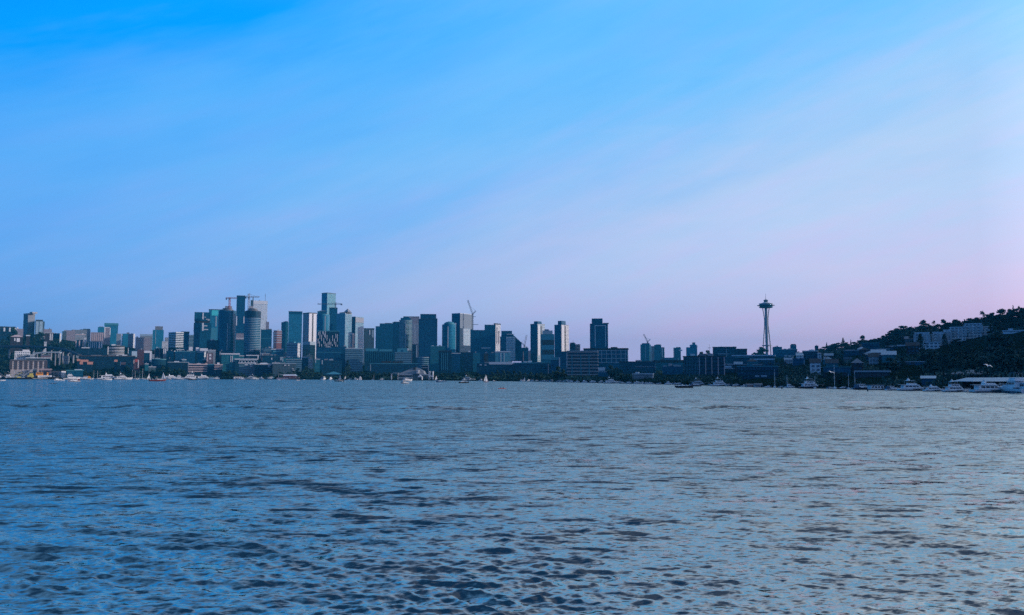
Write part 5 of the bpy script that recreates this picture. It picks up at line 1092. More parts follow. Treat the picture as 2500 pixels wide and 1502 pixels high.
for px, pyt, w, lab in ((1712,857,18,'dark round tree behind the black pillared office roof'), (1728,853,20,'dark tree under the thin mast beside the black office'), (1858,846,22,'dark tree clump at the foot of the observation tower'), (1842,860,14,'low dark tree leading to the observation tower'), (1900,846,12,'small dark tree just past the observation tower base')):
    tree_px(rt.choice(KB), px, None, pyt, 2250 if px > 1800 else 1450, lab.replace(' right of', ' just past'), 'trees round the observation tower', w*1.3)
def sig_mast():
    Y = 1450; x, _, z1 = at(1731.6, 841, Y); z0 = gz(x, Y); r = empty('signal_mast', (x, Y, z0), 0, 'thin signal mast with a short crossbar above the dark trees', 'mast'); h = z1 - z0
    b = MB(); b.tube((0,0,0), (0,0,h), .35, .2); b.build('pole', MT('steel'), r)
    b = MB(); b.box(-2.4, 2.4, -.3, .3, at(1731, 850, Y)[2]-z0, at(1731, 849, Y)[2]-z0); b.build('crossbar', MT('steel'), r)
sig_mast()

# the unbroken undergrowth and far canopy of both hills, which reads as one mass
def woods(name, px0, px1, count, fmin, fmax, seed, skip):
    rnd = random.Random(seed); b = MB()
    for i in range(count):
        px = rnd.uniform(px0, px1); d = shore(px); Yr = ridge(px)[1]; Y = d + (Yr-d)*rnd.uniform(fmin, fmax); x = at(px, 860, Y)[0]; z = gz(x, Y)
        pt = HOR - (z - CH + 6)/Y*FPX
        if any(a < px < c and pt < y1 and HOR - (z - CH)/Y*FPX > y0 and Y < Ya for a, c, y0, y1, Ya in skip): continue
        q = rnd.uniform(3.2, 6.0)
        for k in range(46):
            v = Vector((rnd.gauss(0,1), rnd.gauss(0,1), abs(rnd.gauss(0,.8)))).normalized()*q*rnd.uniform(.6, 1.05); v.z *= .8
            leaf_quad(b, (x + v.x*1.5, Y + v.y, z + v.z), .95, rnd)
    o = b.build(name, LEAF); o['kind'] = 'stuff'; o['label'] = 'dark unbroken undergrowth and scrub covering the hillside' if 'hill' in name else 'dark low shrubs along the waterfront'
woods('hillside_undergrowth', 1960, 2560, 1500, .012, .985, 3, APT + REG)
woods('shore_shrubbery', 1480, 1980, 320, .004, .30, 8, REG)
woods('shore_shrubbery', 330, 1480, 260, .004, .05, 9, [(670,735,900,930,1e9),(955,1060,890,935,1200)] + [r_ for r_ in REG if r_[0] < 1480])
woods('hillside_undergrowth', -30, 240, 330, .12, .97, 4, [(20,130,836,925,1600)])
woods('hillside_canopy', 1960, 2560, 420, .90, .995, 12, APT)

woods('hillside_canopy', 2560, 4600, 620, .10, 1.0, 14, [])
# ------------------------------------------------------------------ boats
def paint(name, c, r=.3): return plain('boat_' + name, c, r, .08, .5)
BW = paint('white', (.82,.82,.80)); BN = paint('navy', (.012,.02,.05)); BK = paint('black', (.012,.013,.016)); BR = paint('red', (.42,.05,.04)); BB = paint('blue', (.10,.22,.36))
BG = paint('grey', (.36,.42,.46)); BO = paint('orange', (.85,.32,.03)); BY = paint('yellow', (.75,.62,.12)); BC = paint('canvas', (.05,.12,.2), .8); BM = paint('maroon', (.16,.035,.045), .7)
BT = paint('teal', (.12,.26,.28)); BP = paint('pinkish', (.58,.42,.40)); GLS = paint('window', (.012,.02,.028), .12); ALU = paint('metal', (.5,.52,.54), .35); SAIL = paint('sailcloth', (.86,.85,.82), .7); WD = MT('wood')
SKIN = plain('skin', (.45,.28,.2), .6); 
def hull_mesh(L, bm, fb, fs, flare=1.0, draft=.35, tr=.86):
    """lofted hull: bow at +x, transom at -x, deck closed"""
    b = MB(); rings = []
    for i in range(13):
        t = i/12; x = -L/2 + L*t
        w = bm/2*(tr + (1-tr)*min(1, t*2.4)) if t < .42 else bm/2*max(.015, 1 - ((t-.42)/.58)**2.3)
        sh = fs + (fb - fs)*t**1.7
        kw = w*(.62 - .30*max(0, t-.4)/.6); xs = x + (.055*L*max(0, (t-.72)/.28) if t > .72 else 0)*flare
        rings.append([(xs, -w, sh), (x + (xs-x)*.45, -w*(.96 - .12*max(0, t-.5)), sh*.45), (x - (.03*L if t > .97 else 0), -kw, -draft*.4), (x - (.06*L if t > .97 else 0), 0, -draft), (x - (.03*L if t > .97 else 0), kw, -draft*.4), (x + (xs-x)*.45, w*(.96 - .12*max(0, t-.5)), sh*.45), (xs, w, sh)])
    b.grid([r[::-1] for r in rings]); return b
def taper_box(b, x0, x1, w, z0, z1, rf=.5, rb=.15, tw=.82, m=0):
    """deckhouse with raked ends and leaning sides"""
    h = z1 - z0
    lo = [(x0, -w/2, z0), (x1, -w/2, z0), (x1, w/2, z0), (x0, w/2, z0)]
    hi = [(x0 + rb*h, -w/2*tw, z1), (x1 - rf*h, -w/2*tw, z1), (x1 - rf*h, w/2*tw, z1), (x0 + rb*h, w/2*tw, z1)]
    b.grid([lo, hi], m)
def side_windows(root, x0, x1, w, z0, z1, zb, zt, n, rf, tw, nm='window'):
    """dark panes set 2 cm proud of both leaning sides"""
    H = z1 - z0
    for s in (-1, 1):
        for i in range(n):
            a = x0 + (x1-x0)*i/n + .02*(x1-x0); c = x0 + (x1-x0)*(i+1)/n - .02*(x1-x0)
            y = lambda z: s*(w/2*(1 + (tw-1)*(z-z0)/H) + .02)
            sl = rf*(zt-zb) if i == n-1 else 0
            b = MB(); P = [(a, y(zb), zb), (c, y(zb), zb), (c - sl, y(zt), zt), (a, y(zt), zt)]; Q = [(p[0], p[1] - s*.05, p[2]) for p in P]
            b.grid([P, Q]) if s < 0 else b.grid([Q, P]); b.build(nm, GLS, root)
def rail(root, L, bm, fs, fb, t0=.45):
    b = MB(); pr = {-1: None, 1: None}
    for i in range(9):
        t = t0 + (1-t0)*i/8; x = -L/2 + L*t + (.055*L*max(0, (t-.72)/.28)); w = bm/2*max(.03, 1 - (max(0, t-.42)/.58)**2.3)*.94; z = fs + (fb-fs)*t**1.7
        for s in (-1, 1):
            p = (x, s*w, z + .7); b.tube((x, s*w, z - .02), p, .022, n=4)
            if pr[s]: b.tube(pr[s], p, .025, n=4)
            pr[s] = p
    b.build('guard_rail', ALU, root)
def motor_yacht(hc=BW, decks=2, top=True, tc=BW):
    L, bm, fb, fs = 18.0, 4.9, 2.35, 1.35
    r = empty('motor_yacht', (0,0,0)); h = hull_mesh(L, bm, fb, fs, 1.2, .6).build('hull', hc, r)
    b = MB()
    for s in (-1, 1): b.box(-L*.46, L*.12, s*bm*.478 - .05, s*bm*.478 + .05, .42, .62)
    b.build('hull_stripe', GLS, h)
    for s in (-1, 1):
        b = MB(); y = s*bm*.476; b.box(-1.5, 3.4, y - .06 if s < 0 else y - .02, y + .02 if s < 0 else y + .06, .85, 1.2); b.build('porthole', GLS, h)
    b = MB(); taper_box(b, -6.6, 4.9, 4.0, 1.45, 3.45, 1.15, .05, .88); c = b.build('deckhouse', tc, r)
    side_windows(c, -5.6, 3.0, 4.0, 1.45, 3.45, 2.15, 2.95, 4, .9, .88)
    b = MB(); z0, z1 = 2.2, 3.15; xf = lambda z: 4.9 - 1.15*(z - 1.45) + .03
    b.grid([[(xf(z0), -1.6, z0), (xf(z0), 1.6, z0), (xf(z1), 1.45, z1), (xf(z1), -1.45, z1)], [(xf(z0)-.05, -1.6, z0), (xf(z0)-.05, 1.6, z0), (xf(z1)-.05, 1.45, z1), (xf(z1)-.05, -1.45, z1)]]); b.build('windshield', GLS, c)
    b = MB(); b.box(-8.2, 2.9, -2.05, 2.05, 3.46, 3.62); b.build('boat_deck', tc, r)
    if decks == 3:
        b = MB(); taper_box(b, -4.6, 2.4, 3.4, 3.63, 5.2, .8, .1, .88); c2 = b.build('pilot_house', tc, r); side_windows(c2, -3.8, 1.3, 3.4, 3.63, 5.2, 4.15, 4.85, 3, .7, .88)
        b = MB(); b.box(-5.4, 1.9, -1.75, 1.75, 5.21, 5.33); b.build('roof_deck', tc, r); zt = 5.33
    else:
        b = MB(); taper_box(b, -3.4, 2.2, 3.2, 3.63, 4.4, 1.1, .2, .9); b.build('flybridge', tc, r)
        b = MB(); b.grid([[(1.7, -1.3, 4.2), (1.7, 1.3, 4.2), (1.2, 1.2, 4.9), (1.2, -1.2, 4.9)], [(1.65, -1.3, 4.2), (1.65, 1.3, 4.2), (1.15, 1.2, 4.9), (1.15, -1.2, 4.9)]]); b.build('flybridge_screen', GLS, r); zt = 4.4
    if top:
        b = MB(); b.box(-4.6, .6, -1.5, 1.5, zt + 1.55, zt + 1.67); b.build('hardtop', tc, r)
        for x in (-4.2, .2):
            for s in (-1, 1): b = MB(); b.tube((x - .3, s*1.4, zt - .05), (x, s*1.3, zt + 1.55), .06); b.build('hardtop_post', ALU, r)
        zt += 1.67
    b = MB(); taper_box(b, -3.6, -2.5, 2.4, zt, zt + .9, -.35, .75, .55); b.build('radar_arch', tc, r)
    b = MB(); b.lathe([(.42, 0), (.5, .16), (.42, .4), (.1, .55)], 12); b.build('radar_dome', BW, r, True, (-2.8, .1, zt + .9))
    b = MB(); b.tube((-3.1, -.4, zt + .85), (-3.4, -.4, zt + 3.2), .05, .02, 5); b.build('antenna', ALU, r)
    b = MB(); b.box(-L/2 - 1.1, -L/2 + .1, -2.0, 2.0, .25, .42); b.build('swim_platform', WD, r)
    rail(r, L, bm, fs, fb); return r, L
def cabin_cruiser(hc=BW, canvas=BC, fly=False):
    L, bm, fb, fs = 9.5, 3.1, 1.55, .95
    r = empty('cabin_cruiser', (0,0,0)); h = hull_mesh(L, bm, fb, fs, 1.1).build('hull', hc, r)
    b = MB(); 
    for s in (-1, 1): b.box(-L*.46, L*.1, s*bm*.47 - .04, s*bm*.47 + .04, .28, .42)
    b.build('hull_stripe', BN, h)
    b = MB(); taper_box(b, -1.6, 3.3, 2.5, 1.0, 1.85, 1.3, 0, .85); b.build('trunk_cabin', BW, r)
    b = MB(); taper_box(b, -2.4, 1.5, 2.45, 1.3, 2.75, .75, 0, .86); c = b.build('wheelhouse', BW, r)
    side_windows(c, -2.1, .9, 2.45, 1.3, 2.75, 1.95, 2.5, 3, .7, .86)
    b = MB(); xf = lambda z: 1.5 - .75*(z - 1.3) + .03
    b.grid([[(xf(2.0), -1.0, 2.0), (xf(2.0), 1.0, 2.0), (xf(2.6), .92, 2.6), (xf(2.6), -.92, 2.6)], [(xf(2.0)-.05, -1.0, 2.0), (xf(2.0)-.05, 1.0, 2.0), (xf(2.6)-.05, .92, 2.6), (xf(2.6)-.05, -.92, 2.6)]]); b.build('windshield', GLS, c)
    b = MB(); b.box(-3.0, .9, -1.2, 1.2, 2.76, 2.86); b.build('roof', BW, r)
    if fly:
        b = MB(); taper_box(b, -2.2, .5, 2.0, 2.87, 3.5, .9, .1, .9); b.build('flybridge', BW, r)
        b = MB(); b.box(-2.2, -.2, -1.05, 1.05, 4.6, 4.68); b.build('bimini', canvas, r)
        for s in (-1, 1): b = MB(); b.tube((-1.9, s*.98, 3.3), (-1.9, s*.98, 4.6), .03); b.tube((-.5, s*.98, 3.3), (-.5, s*.98, 4.6), .03); b.build('bimini_post', ALU, r)
    else:
        b = MB(); taper_box(b, -4.5, -2.5, 2.4, 1.0, 2.6, .05, .3, .88); b.build('canvas_cover', canvas, r)
    b = MB(); b.tube((-1.2, 0, 2.86), (-1.4, 0, 4.4), .04, .02, 5); b.build('antenna', ALU, r)
    rail(r, L, bm, fs, fb, .5); return r, L
def sail_surface(P, Q, S, bulge, n=7):
    """thin bellied sail: tack P, clew Q, head S"""
    P, Q, S = Vector(P), Vector(Q), Vector(S); b = MB()
    fr = []
    for i in range(n):
        t = i/(n-1)*.985; a = P + (S-P)*t; c = Q + (S-Q)*t; row = []
        for k in range(5): q = k/4; v = a + (c-a)*q; v.y += bulge*math.sin(math.pi*q)*(1-t)*(1-.2*t); row.append(v)
        fr.append(row)
    b.grid([r_ + [v + Vector((0, .03, 0)) for v in reversed(r_)] for r_ in fr]); return b
def sailboat(hc=BW, sails=False, cover=BC, tall=1.0):
    L, bm, fb, fs = 10.0, 3.0, 1.15, .9
    r = empty('sailing_yacht', (0,0,0)); h = hull_mesh(L, bm, fb, fs, .9, .5, .7).build('hull', hc, r)
    b = MB(); taper_box(b, -1.8, 2.3, 1.9, .95, 1.5, 1.2, .2, .8); c = b.build('coach_roof', BW, r); side_windows(c, -1.4, 1.4, 1.9, .95, 1.5, 1.1, 1.35, 3, .8, .8)
    zt = 13.5*tall; b = MB(); b.tube((.6, 0, 1.45), (.6, 0, zt), .15, .10, 8); b.build('mast', BW, r)
    b = MB()
    for z in (.45, .72): b.box(.55, .65, -.9, .9, zt*z, zt*z + .06)
    b.build('spreader', ALU, r)
    b = MB()
    for p in ((5.2, 0, 1.2), (-4.9, 0, 1.0), (.5, 1.35, 1.0), (.5, -1.35, 1.0)): b.tube(p, (.6, 0, zt - .1), .018, n=3)
    b.build('rigging', ALU, r)
    b = MB(); b.tube((.5, 0, 2.3), (-3.6, 0, 2.4), .07, .06, 6); bo = b.build('boom', ALU, r)
    if sails:
        sail_surface((.45, 0, 2.5), (-3.5, .5, 2.55), (.5, 0, zt - .3), .45).build('mainsail', SAIL, r)
        sail_surface((5.0, 0, 1.4), (.9, .6, 1.9), (.9, 0, zt*.9), .5).build('jib', SAIL, r)
    else:
        b = MB(); b.tube((.3, 0, 2.52), (-3.4, 0, 2.58), .2, .12, 8); b.build('sail_cover', cover, bo)
    b = MB(); b.tube((-4.4, -1.0, .95), (-4.4, 1.0, .95), .03, n=4); b.tube((-4.4, -1.0, .9), (-4.4, -1.0, 1.6), .03, n=4); b.tube((-4.4, 1.0, .9), (-4.4, 1.0, 1.6), .03, n=4); b.tube((-4.4, -1.0, 1.6), (-4.4, 1.0, 1.6), .03, n=4); b.build('stern_rail', ALU, r)
    return r, L
def speedboat(hc=BW, deck=BW, tower=False):
    L, bm, fb, fs = 7.0, 2.4, 1.0, .78
    r = empty('speedboat', (0,0,0)); hull_mesh(L, bm, fb, fs, 1.2, .3).build('hull', hc, r)
    b = MB(); taper_box(b, -.2, 2.6, 1.9, .82, 1.12, 3.2, .2, .75); b.build('foredeck', deck, r)
    b = MB(); b.grid([[(1.0, -.85, 1.08), (1.0, .85, 1.08), (.4, .8, 1.55), (.4, -.8, 1.55)], [(.95, -.85, 1.08), (.95, .85, 1.08), (.35, .8, 1.55), (.35, -.8, 1.55)]]); b.build('windshield', GLS, r)
    for x in (-.6, -2.1): b = MB(); b.box(x-.3, x+.3, -.8, .8, .8, 1.05); b.box(x-.38, x-.28, -.8, .8, 1.0, 1.5); b.build('seat', BG, r)
    b = MB(); b.box(-3.95, -3.5, -.25, .25, .5, 1.35); b.box(-3.85, -3.6, -.1, .1, -.3, .5); b.build('outboard_motor', BK, r)
    if tower:
        b = MB()
        for s in (-1, 1): b.tube((-.2, s*1.05, .9), (-.5, s*.9, 2.3), .04, n=5)
        b.tube((-.5, -.9, 2.3), (-.5, .9, 2.3), .04, n=5); b.build('tow_tower', ALU, r)
        b = MB(); b.box(-1.9, .2, -1.05, 1.05, 2.31, 2.37); b.build('bimini', BM, r)
    return r, L
def tugboat():
    L, bm, fb, fs = 26.0, 7.6, 3.4, 1.9
    r = empty('tugboat', (0,0,0)); h = hull_mesh(L, bm, fb, fs, .8, 1.0, .8).build('hull', BK, r)
    b = MB()
    for s in (-1, 1): b.box(-L*.47, L*.10, s*bm*.48 - .12, s*bm*.48 + .12, .75, 1.05)
    b.build('rub_rail', BW, h)
    b = MB(); taper_box(b, -7.5, 6.5, 5.0, 2.0, 4.4, .1, .05, .96); c = b.build('deckhouse', BW, r); side_windows(c, -6, 5, 5.0, 2.0, 4.4, 3.1, 3.7, 6, 0, .96)
    b = MB(); taper_box(b, -9.2, -2.2, 4.4, 4.41, 7.4, .15, .05, .94); w = b.build('wheelhouse', BO, r); side_windows(w, -8.4, -3.2, 4.4, 4.41, 7.4, 5.9, 6.8, 4, 0, .94)
    b = MB(); b.lathe([(1.0, 4.41), (1.0, 7.6), (.85, 7.7)], 14, 0, (1.8, 0)); b.build('funnel', BO, r)
    b = MB(); b.lathe([(1.03, 6.4), (1.03, 7.1)], 14, 0, (1.8, 0)); b.build('funnel_band', BK, r)
    b = MB(); b.tube((-4.2, 0, 7.3), (-4.2, 0, 13), .16, .08); b.tube((-4.2, -1.6, 10.5), (-4.2, 1.6, 10.5), .08); b.build('mast', ALU, r)
    b = MB(); b.box(7.5, 9.5, -1.4, 1.4, 2.4, 3.6); b.build('winch', BG, r)
    return r, L
def workship(hc=BK, house=BW, gear=BY):
    L, bm, fb, fs = 34.0, 8.0, 3.8, 2.3
    r = empty('workboat', (0,0,0)); hull_mesh(L, bm, fb, fs, .8, 1.2, .85).build('hull', hc, r)
    b = MB(); taper_box(b, 4.5, 11.5, 5.6, 2.5, 5.4, .1, .1, .95); c = b.build('deckhouse', house, r); side_windows(c, 5.2, 10.8, 5.6, 2.5, 5.4, 3.9, 4.7, 4, 0, .95)
    b = MB(); taper_box(b, 6.5, 10.8, 4.4, 5.41, 8.0, .1, .1, .95); c = b.build('wheelhouse', house, r); side_windows(c, 7, 10.2, 4.4, 5.41, 8.0, 6.6, 7.4, 3, 0, .95)
    b = MB(); b.tube((0, 0, 2.4), (0, 0, 13.5), .28, .15); b.build('mast', ALU, r)
    b = MB(); strut_beam(b, (0, 0, 4.2), (-11, 0, 11.0), .8); b.tube((0, 0, 13), (-11, 0, 11), .06, n=4); b.build('cargo_boom', gear, r)
    b = MB(); strut_beam(b, (0, 0, 4.2), (9.5, 0, 13.0), .7); b.build('derrick', ALU, r)
    b = MB(); b.box(-9, -4.5, -2.2, 2.2, 2.4, 4.1); b.build('net_drum', gear, r)
    b = MB(); b.box(-14, -10.5, -2.6, 2.6, 2.35, 3.4); b.build('hatch', BG, r)
    return r, L
def houseboat(wall=BG, roofm=None, flat=False, two=False):
    L = 11.0; r = empty('houseboat', (0,0,0))
    b = MB(); b.box(-5.5, 5.5, -3.0, 3.0, -.4, .45); b.build('float', MT('pile'), r)
    h = 5.0 if two else 3.0
    b = MB(); b.box(-4.3, 4.3, -2.3, 2.4, .46, h); c = b.build('house_wall', wall, r)
    for i in range(4):
        b = MB(); x = -3.5 + i*1.95; b.box(x, x + 1.1, -2.34, -2.305, 1.3, 2.3); b.build('window', GLS, c)
    b = MB(); b.box(-.45, .45, 0, .04, 0, 0.01); b.v = []; b.f = []; b.m = []; b.uv = []
    b.box(3.0, 3.8, -2.33, -2.305, .5, 2.3); b.build('door', WD, c)
    b = MB(); rm = roofm or MT('roof_grey')
    if flat: b.box(-4.9, 4.9, -2.8, 2.9, h + .01, h + .25)
    else: b.grid([[(-4.8, -2.8, h+.01), (-4.8, 2.9, h+.01), (-4.8, .05, h + 1.5)], [(4.8, -2.8, h+.01), (4.8, 2.9, h+.01), (4.8, .05, h + 1.5)]])
    b.build('roof', rm, r)
    b = MB()
    for i in range(8): b.tube((-5.3 + i*1.5, -2.9, .4), (-5.3 + i*1.5, -2.9, 1.35), .04, n=4)
    b.tube((-5.3, -2.9, 1.35), (5.2, -2.9, 1.35), .04, n=4); b.build('deck_rail', ALU, r)
    return r, L
def dinghy(hc=BW):
    r = empty('small_boat', (0,0,0)); L = 4.2; hull_mesh(L, 1.6, .65, .5, .8, .2).build('hull', hc, r)
    for x in (-.9, .5): b = MB(); b.box(x-.15, x+.15, -.68, .68, .52, .58); b.build('thwart', WD, r)
    b = MB(); b.box(-2.4, -2.1, -.15, .15, .3, .95); b.build('outboard_motor', BK, r); return r, L
def sail_dinghy(hc=BW):
    r = empty('sailing_dinghy', (0,0,0)); L = 5.0; hull_mesh(L, 1.8, .6, .5, .8, .2).build('hull', hc, r)
    b = MB(); b.tube((.9, 0, .5), (.9, 0, 7.6), .05, .03, 6); b.build('mast', ALU, r)
    b = MB(); b.tube((.9, 0, 1.1), (-2.0, .3, 1.1), .04, n=5); b.build('boom', ALU, r)
    sail_surface((.85, 0, 1.2), (-1.9, .3, 1.2), (.85, 0, 7.5), .35).build('mainsail', SAIL, r)
    sail_surface((2.4, 0, .7), (1.1, .3, .9), (1.0, 0, 5.8), .25).build('jib', SAIL, r); return r, L
def kayak(hc=BR):
    r = empty('kayak', (0,0,0)); L = 5.2; b = MB(); rings = []
    for i in range(15):
        t = i/14; w = .36*max(.03, math.sin(math.pi*t)**.6); z = .30 + .14*abs(2*t-1)**3
        rings.append([(-L/2 + L*t, w*math.cos(a), z - .28 + (.26 if math.sin(a) > 0 else .34)*math.sin(a)*(w/.36)**.5) for a in [2*math.pi*k/10 for k in range(10)]])
    b.grid(rings); b.build('hull', hc, r)
    for x in (-.75, .75): b = MB(); b.lathe([(.24, .27), (.27, .33), (.27, .36), (.2, .36)], 14, 0, (x, 0)); b.build('cockpit_rim', BK, r)
    return r, L
BOATS = {}
MAKERS = {'yacht': lambda: motor_yacht(), 'yacht_plain': lambda: motor_yacht(top=False), 'yacht3': lambda: motor_yacht(decks=3), 'yacht_dark': lambda: motor_yacht(hc=BN, decks=3), 'yacht_grey': lambda: motor_yacht(hc=BG, tc=BG), 'yacht_blue': lambda: motor_yacht(hc=BB, top=False),
          'yacht_black': lambda: motor_yacht(hc=BK, decks=3, top=False), 'cruiser': lambda: cabin_cruiser(), 'cruiser_fly': lambda: cabin_cruiser(fly=True), 'cruiser_teal': lambda: cabin_cruiser(hc=BT, canvas=BT), 'cruiser_dark': lambda: cabin_cruiser(hc=BN), 'cruiser_grey': lambda: cabin_cruiser(hc=BG), 'cruiser_orange': lambda: cabin_cruiser(canvas=BO),
          'cruiser_maroon': lambda: cabin_cruiser(canvas=BM), 'sail': lambda: sailboat(), 'sail_dark': lambda: sailboat(hc=BN), 'sail_tall': lambda: sailboat(tall=1.25), 'sailing': lambda: sailboat(sails=True), 'sailing_dark': lambda: sailboat(hc=BM, sails=True),
          'speed': lambda: speedboat(), 'speed_black': lambda: speedboat(hc=BK), 'speed_blue': lambda: speedboat(hc=BB), 'speed_tower': lambda: speedboat(hc=BK, tower=True), 'speed_maroon': lambda: speedboat(hc=BM, tower=True), 'tug': tugboat, 'work': lambda: workship(), 'work2': lambda: workship(house=BY, gear=BG),
          'house': lambda: houseboat(), 'house_pink': lambda: houseboat(wall=BP), 'house_white': lambda: houseboat(wall=BW, flat=True), 'house_teal': lambda: houseboat(wall=BT, flat=True), 'dinghy': lambda: dinghy(), 'dinghy_dark': lambda: dinghy(BK), 'sdinghy': lambda: sail_dinghy(), 'kayak': lambda: kayak(), 'canoe': lambda: kayak(BK)}
def boat(kind, px, py, lpx, yaw, label, group='boats moored along the shore', cat='boat', Y=None, flip=False):
    """a boat whose waterline middle is seen at px, py (distance from the water plane) and which looks lpx wide"""
    if kind not in BOATS: r, L = MAKERS[kind](); BOATS[kind] = (r, L); fresh = True
    else: r = copy_tree(BOATS[kind][0]); L = BOATS[kind][1]
    if Y is None:
        dz = ST + (CY - py)/FPX*CT; dy = CT - (CY - py)/FPX*ST; Y = -CH*dy/dz
    Y = min(Y, shore(px) - 3 - (6 if px > 2262 else 0))
    x = at(px, HOR, Y)[0]
    if px < 1300: yaw += 24   # sunlit boats lie a little across the light
    if px < 760 and kind not in ('dinghy', 'speed', 'speed_maroon', 'canoe', 'kayak'): lpx *= 1.22
    yr = R(yaw); ext = abs(math.cos(yr)) + .28*abs(math.sin(yr))
    s = lpx*Y/FPX/ext/L
    r.location = (x, Y, 0.0); r.rotation_euler = (0, 0, yr + random.uniform(-.03, .03)); r.scale = (s, s, s)
    for k in ('group', 'label', 'category'):
        if k in r: del r[k]
    tag(r, label, cat, group); return r
Wt, Mo = 'boats under way on the lake', 'boats moored along the shore'
# eastern boatyard
boat('speed', 5, 930, 15, 8, 'white speedboat cut by the picture edge in front of the black workboats', Wt)
boat('work', 12, 925.5, 34, 178, 'black hulled workboat with white house lying at the picture edge')
boat('work2', 58, 925.6, 52, 3, 'black hulled workboat with yellow house before the brick warehouse')
boat('work', 35, 926.2, 44, 176, 'longest black hulled workboat lying between two others at the boatyard')
boat('tug', 111, 926.3, 47, 4, 'black tug with an orange wheelhouse and white deckhouse at the open quay shed')
boat('cruiser', 141, 929, 13, 20, 'small white cruiser bow on beside the round roofed boat shed')
boat('dinghy', 153, 929, 9, 30, 'little white open boat between two cruisers at the round roofed shed')
boat('cruiser_fly', 175, 927, 29, 4, 'white cruiser with a blue awning in front of the teal moorage canopy')
boat('cruiser_maroon', 182, 932.5, 22, 183, 'white motorboat with a dark red canopy out on the water by the moorage', Wt)
boat('cruiser_orange', 207, 926.6, 23, 176, 'white cruiser with orange canvas beside the moorage')
boat('sail', 228, 926.2, 12, 20, 'white sailing yacht with bare mast next to the orange canvassed cruiser')
boat('sail', 239, 926.2, 13, 165, 'white sailing yacht with bare mast touching the big white yachts')
boat('yacht_plain', 268, 926.8, 42, 2, 'big gleaming white yacht with a pointed upper deck, first of the bright pair')
boat('yacht', 301, 926.8, 32, 3, 'gleaming white yacht with a small flybridge, second of the bright pair')
boat('cruiser', 262, 928.2, 17, 4, 'low white cruiser lying close in front of the pointed white yacht')
for px, lab in ((322,'blue covered sloop with the first bare mast after the bright yacht pair'), (331,'slim white sloop standing second in the line of bare masts'), (340,'white sloop in the middle of the line of bare masts'), (349,'white sloop with the brightest mast near the end of the bare mast line')):
    boat('sail_tall' if px == 349 else 'sail', px, 926.3, 13, 170 if px % 2 else 12, lab)
boat('sdinghy', 363, 926.6, 7, 15, 'tiny white sailing dinghy heeled over beside the bare mast line', Wt)
sb1 = boat('speed_maroon', 385, 931, 36, 5, 'dark red speedboat with a canopy crossing in front of the white sails', Wt)
boat('sdinghy', 400, 926.4, 10, 170, 'white sailing dinghy with a tall bright sail behind the dark red speedboat', Wt)
boat('yacht_plain', 420, 926.3, 32, 6, 'white yacht with a grey upper deck just past the bright sailing dinghy')
boat('cruiser_fly', 434, 926.7, 22, 174, 'white flybridge cruiser squeezed between two larger yachts')
boat('yacht3', 462, 926.4, 36, 178, 'tallest white yacht with three decks below the tan banded office')
boat('speed_black', 471, 928.2, 16, 0, 'black hulled small speedboat passing the three decked yacht', Wt)
boat('yacht_blue', 499, 926.6, 33, 3, 'pale blue hulled yacht beside the three decked yacht')
boat('cruiser', 528, 926, 16, 172, 'white cruiser half lost in shadow under the short banded wing')
boat('house_white', 580, 926.3, 19, 4, 'boxy white houseboat with a flat roof before the arched market hall')
boat('cruiser_fly', 591, 926.6, 12, 170, 'white cruiser tied against the boxy white houseboat')
boat('yacht_grey', 611, 926.3, 26, 177, 'long low grey yacht between the boxy houseboat and the blue shadowed cruiser')
boat('cruiser_grey', 622, 926.5, 16, 6, 'grey cruiser with its bow lifted beside the long low grey yacht')
boat('yacht_plain', 636, 926.3, 16, 150, 'white yacht seen at an angle at the end of the grey yacht')
boat('cruiser_teal', 660, 926.2, 18, 176, 'dull teal cruiser in shade before the red roofed float')
boat('dinghy', 681, 928, 6, 0, 'tiny white tender floating off the red roofed float', Wt)
boat('speed', 727, 929.3, 11, 182, 'little bright white motorboat off the end of the red roofed float', Wt)
boat('dinghy', 742, 927.6, 6, 10, 'tiny white boat drifting before the dark shore trees', Wt)
# southern shore
boat('cruiser', 790, 927.5, 10, 60, 'white cruiser stern on, first of the little row at the hipped pavilion')
boat('cruiser_fly', 808, 927.3, 13, 30, 'white flybridge boat in the little row under the hipped pavilion')
boat('speed_tower', 829, 931.5, 22, 4, 'black speedboat with a wake tower heading along the hipped pavilion', Wt)
boat('sdinghy', 831, 927.4, 8, 165, 'white sailing dinghy directly behind the black wake tower boat')
boat('sdinghy', 843, 927.4, 6, 20, 'thin white sailing dinghy next along from the wake tower boat')
boat('cruiser', 855, 927.6, 13, 176, 'white cruiser under the tall dark conifer')
boat('cruiser_fly', 869, 927.8, 13, 10, 'white flybridge cruiser before the round dark shore tree')
boat('yacht_plain', 880, 928, 12, 75, 'white rounded yacht seen end on at the tree fringe')
boat('sail', 912, 928, 11, 10, 'small sailing yacht with a pale mast under the long lakefront office')
boat('cruiser_dark', 932, 928.3, 14, 178, 'dark cruiser tied at the quay beside the propped canopy')
boat('cruiser', 994, 930.4, 25, 4, 'white cruiser with a raised cabin crossing before the museum pavilion', Wt)
boat('cruiser_grey', 989, 937, 20, 2, 'white and dark cruiser lower on the water before the museum pavilion', Wt)
boat('sailing', 1065, 929.2, 9, 10, 'white sloop with sails up beside the white gateway', Wt)
boat('speed_blue', 1077, 933.2, 25, 181, 'slate blue speedboat between the museum pavilion and the black hulled speedboat', Wt)
boat('speed_black', 1132, 935.6, 25, 183, 'black hulled speedboat with a brilliant white deck', Wt)
boat('yacht_grey', 1143, 929.8, 36, 3, 'long grey yacht moored behind the black hulled speedboat')
boat('cruiser_fly', 1174, 930.2, 13, 176, 'pale cruiser moored just behind the red bottomed sloop')
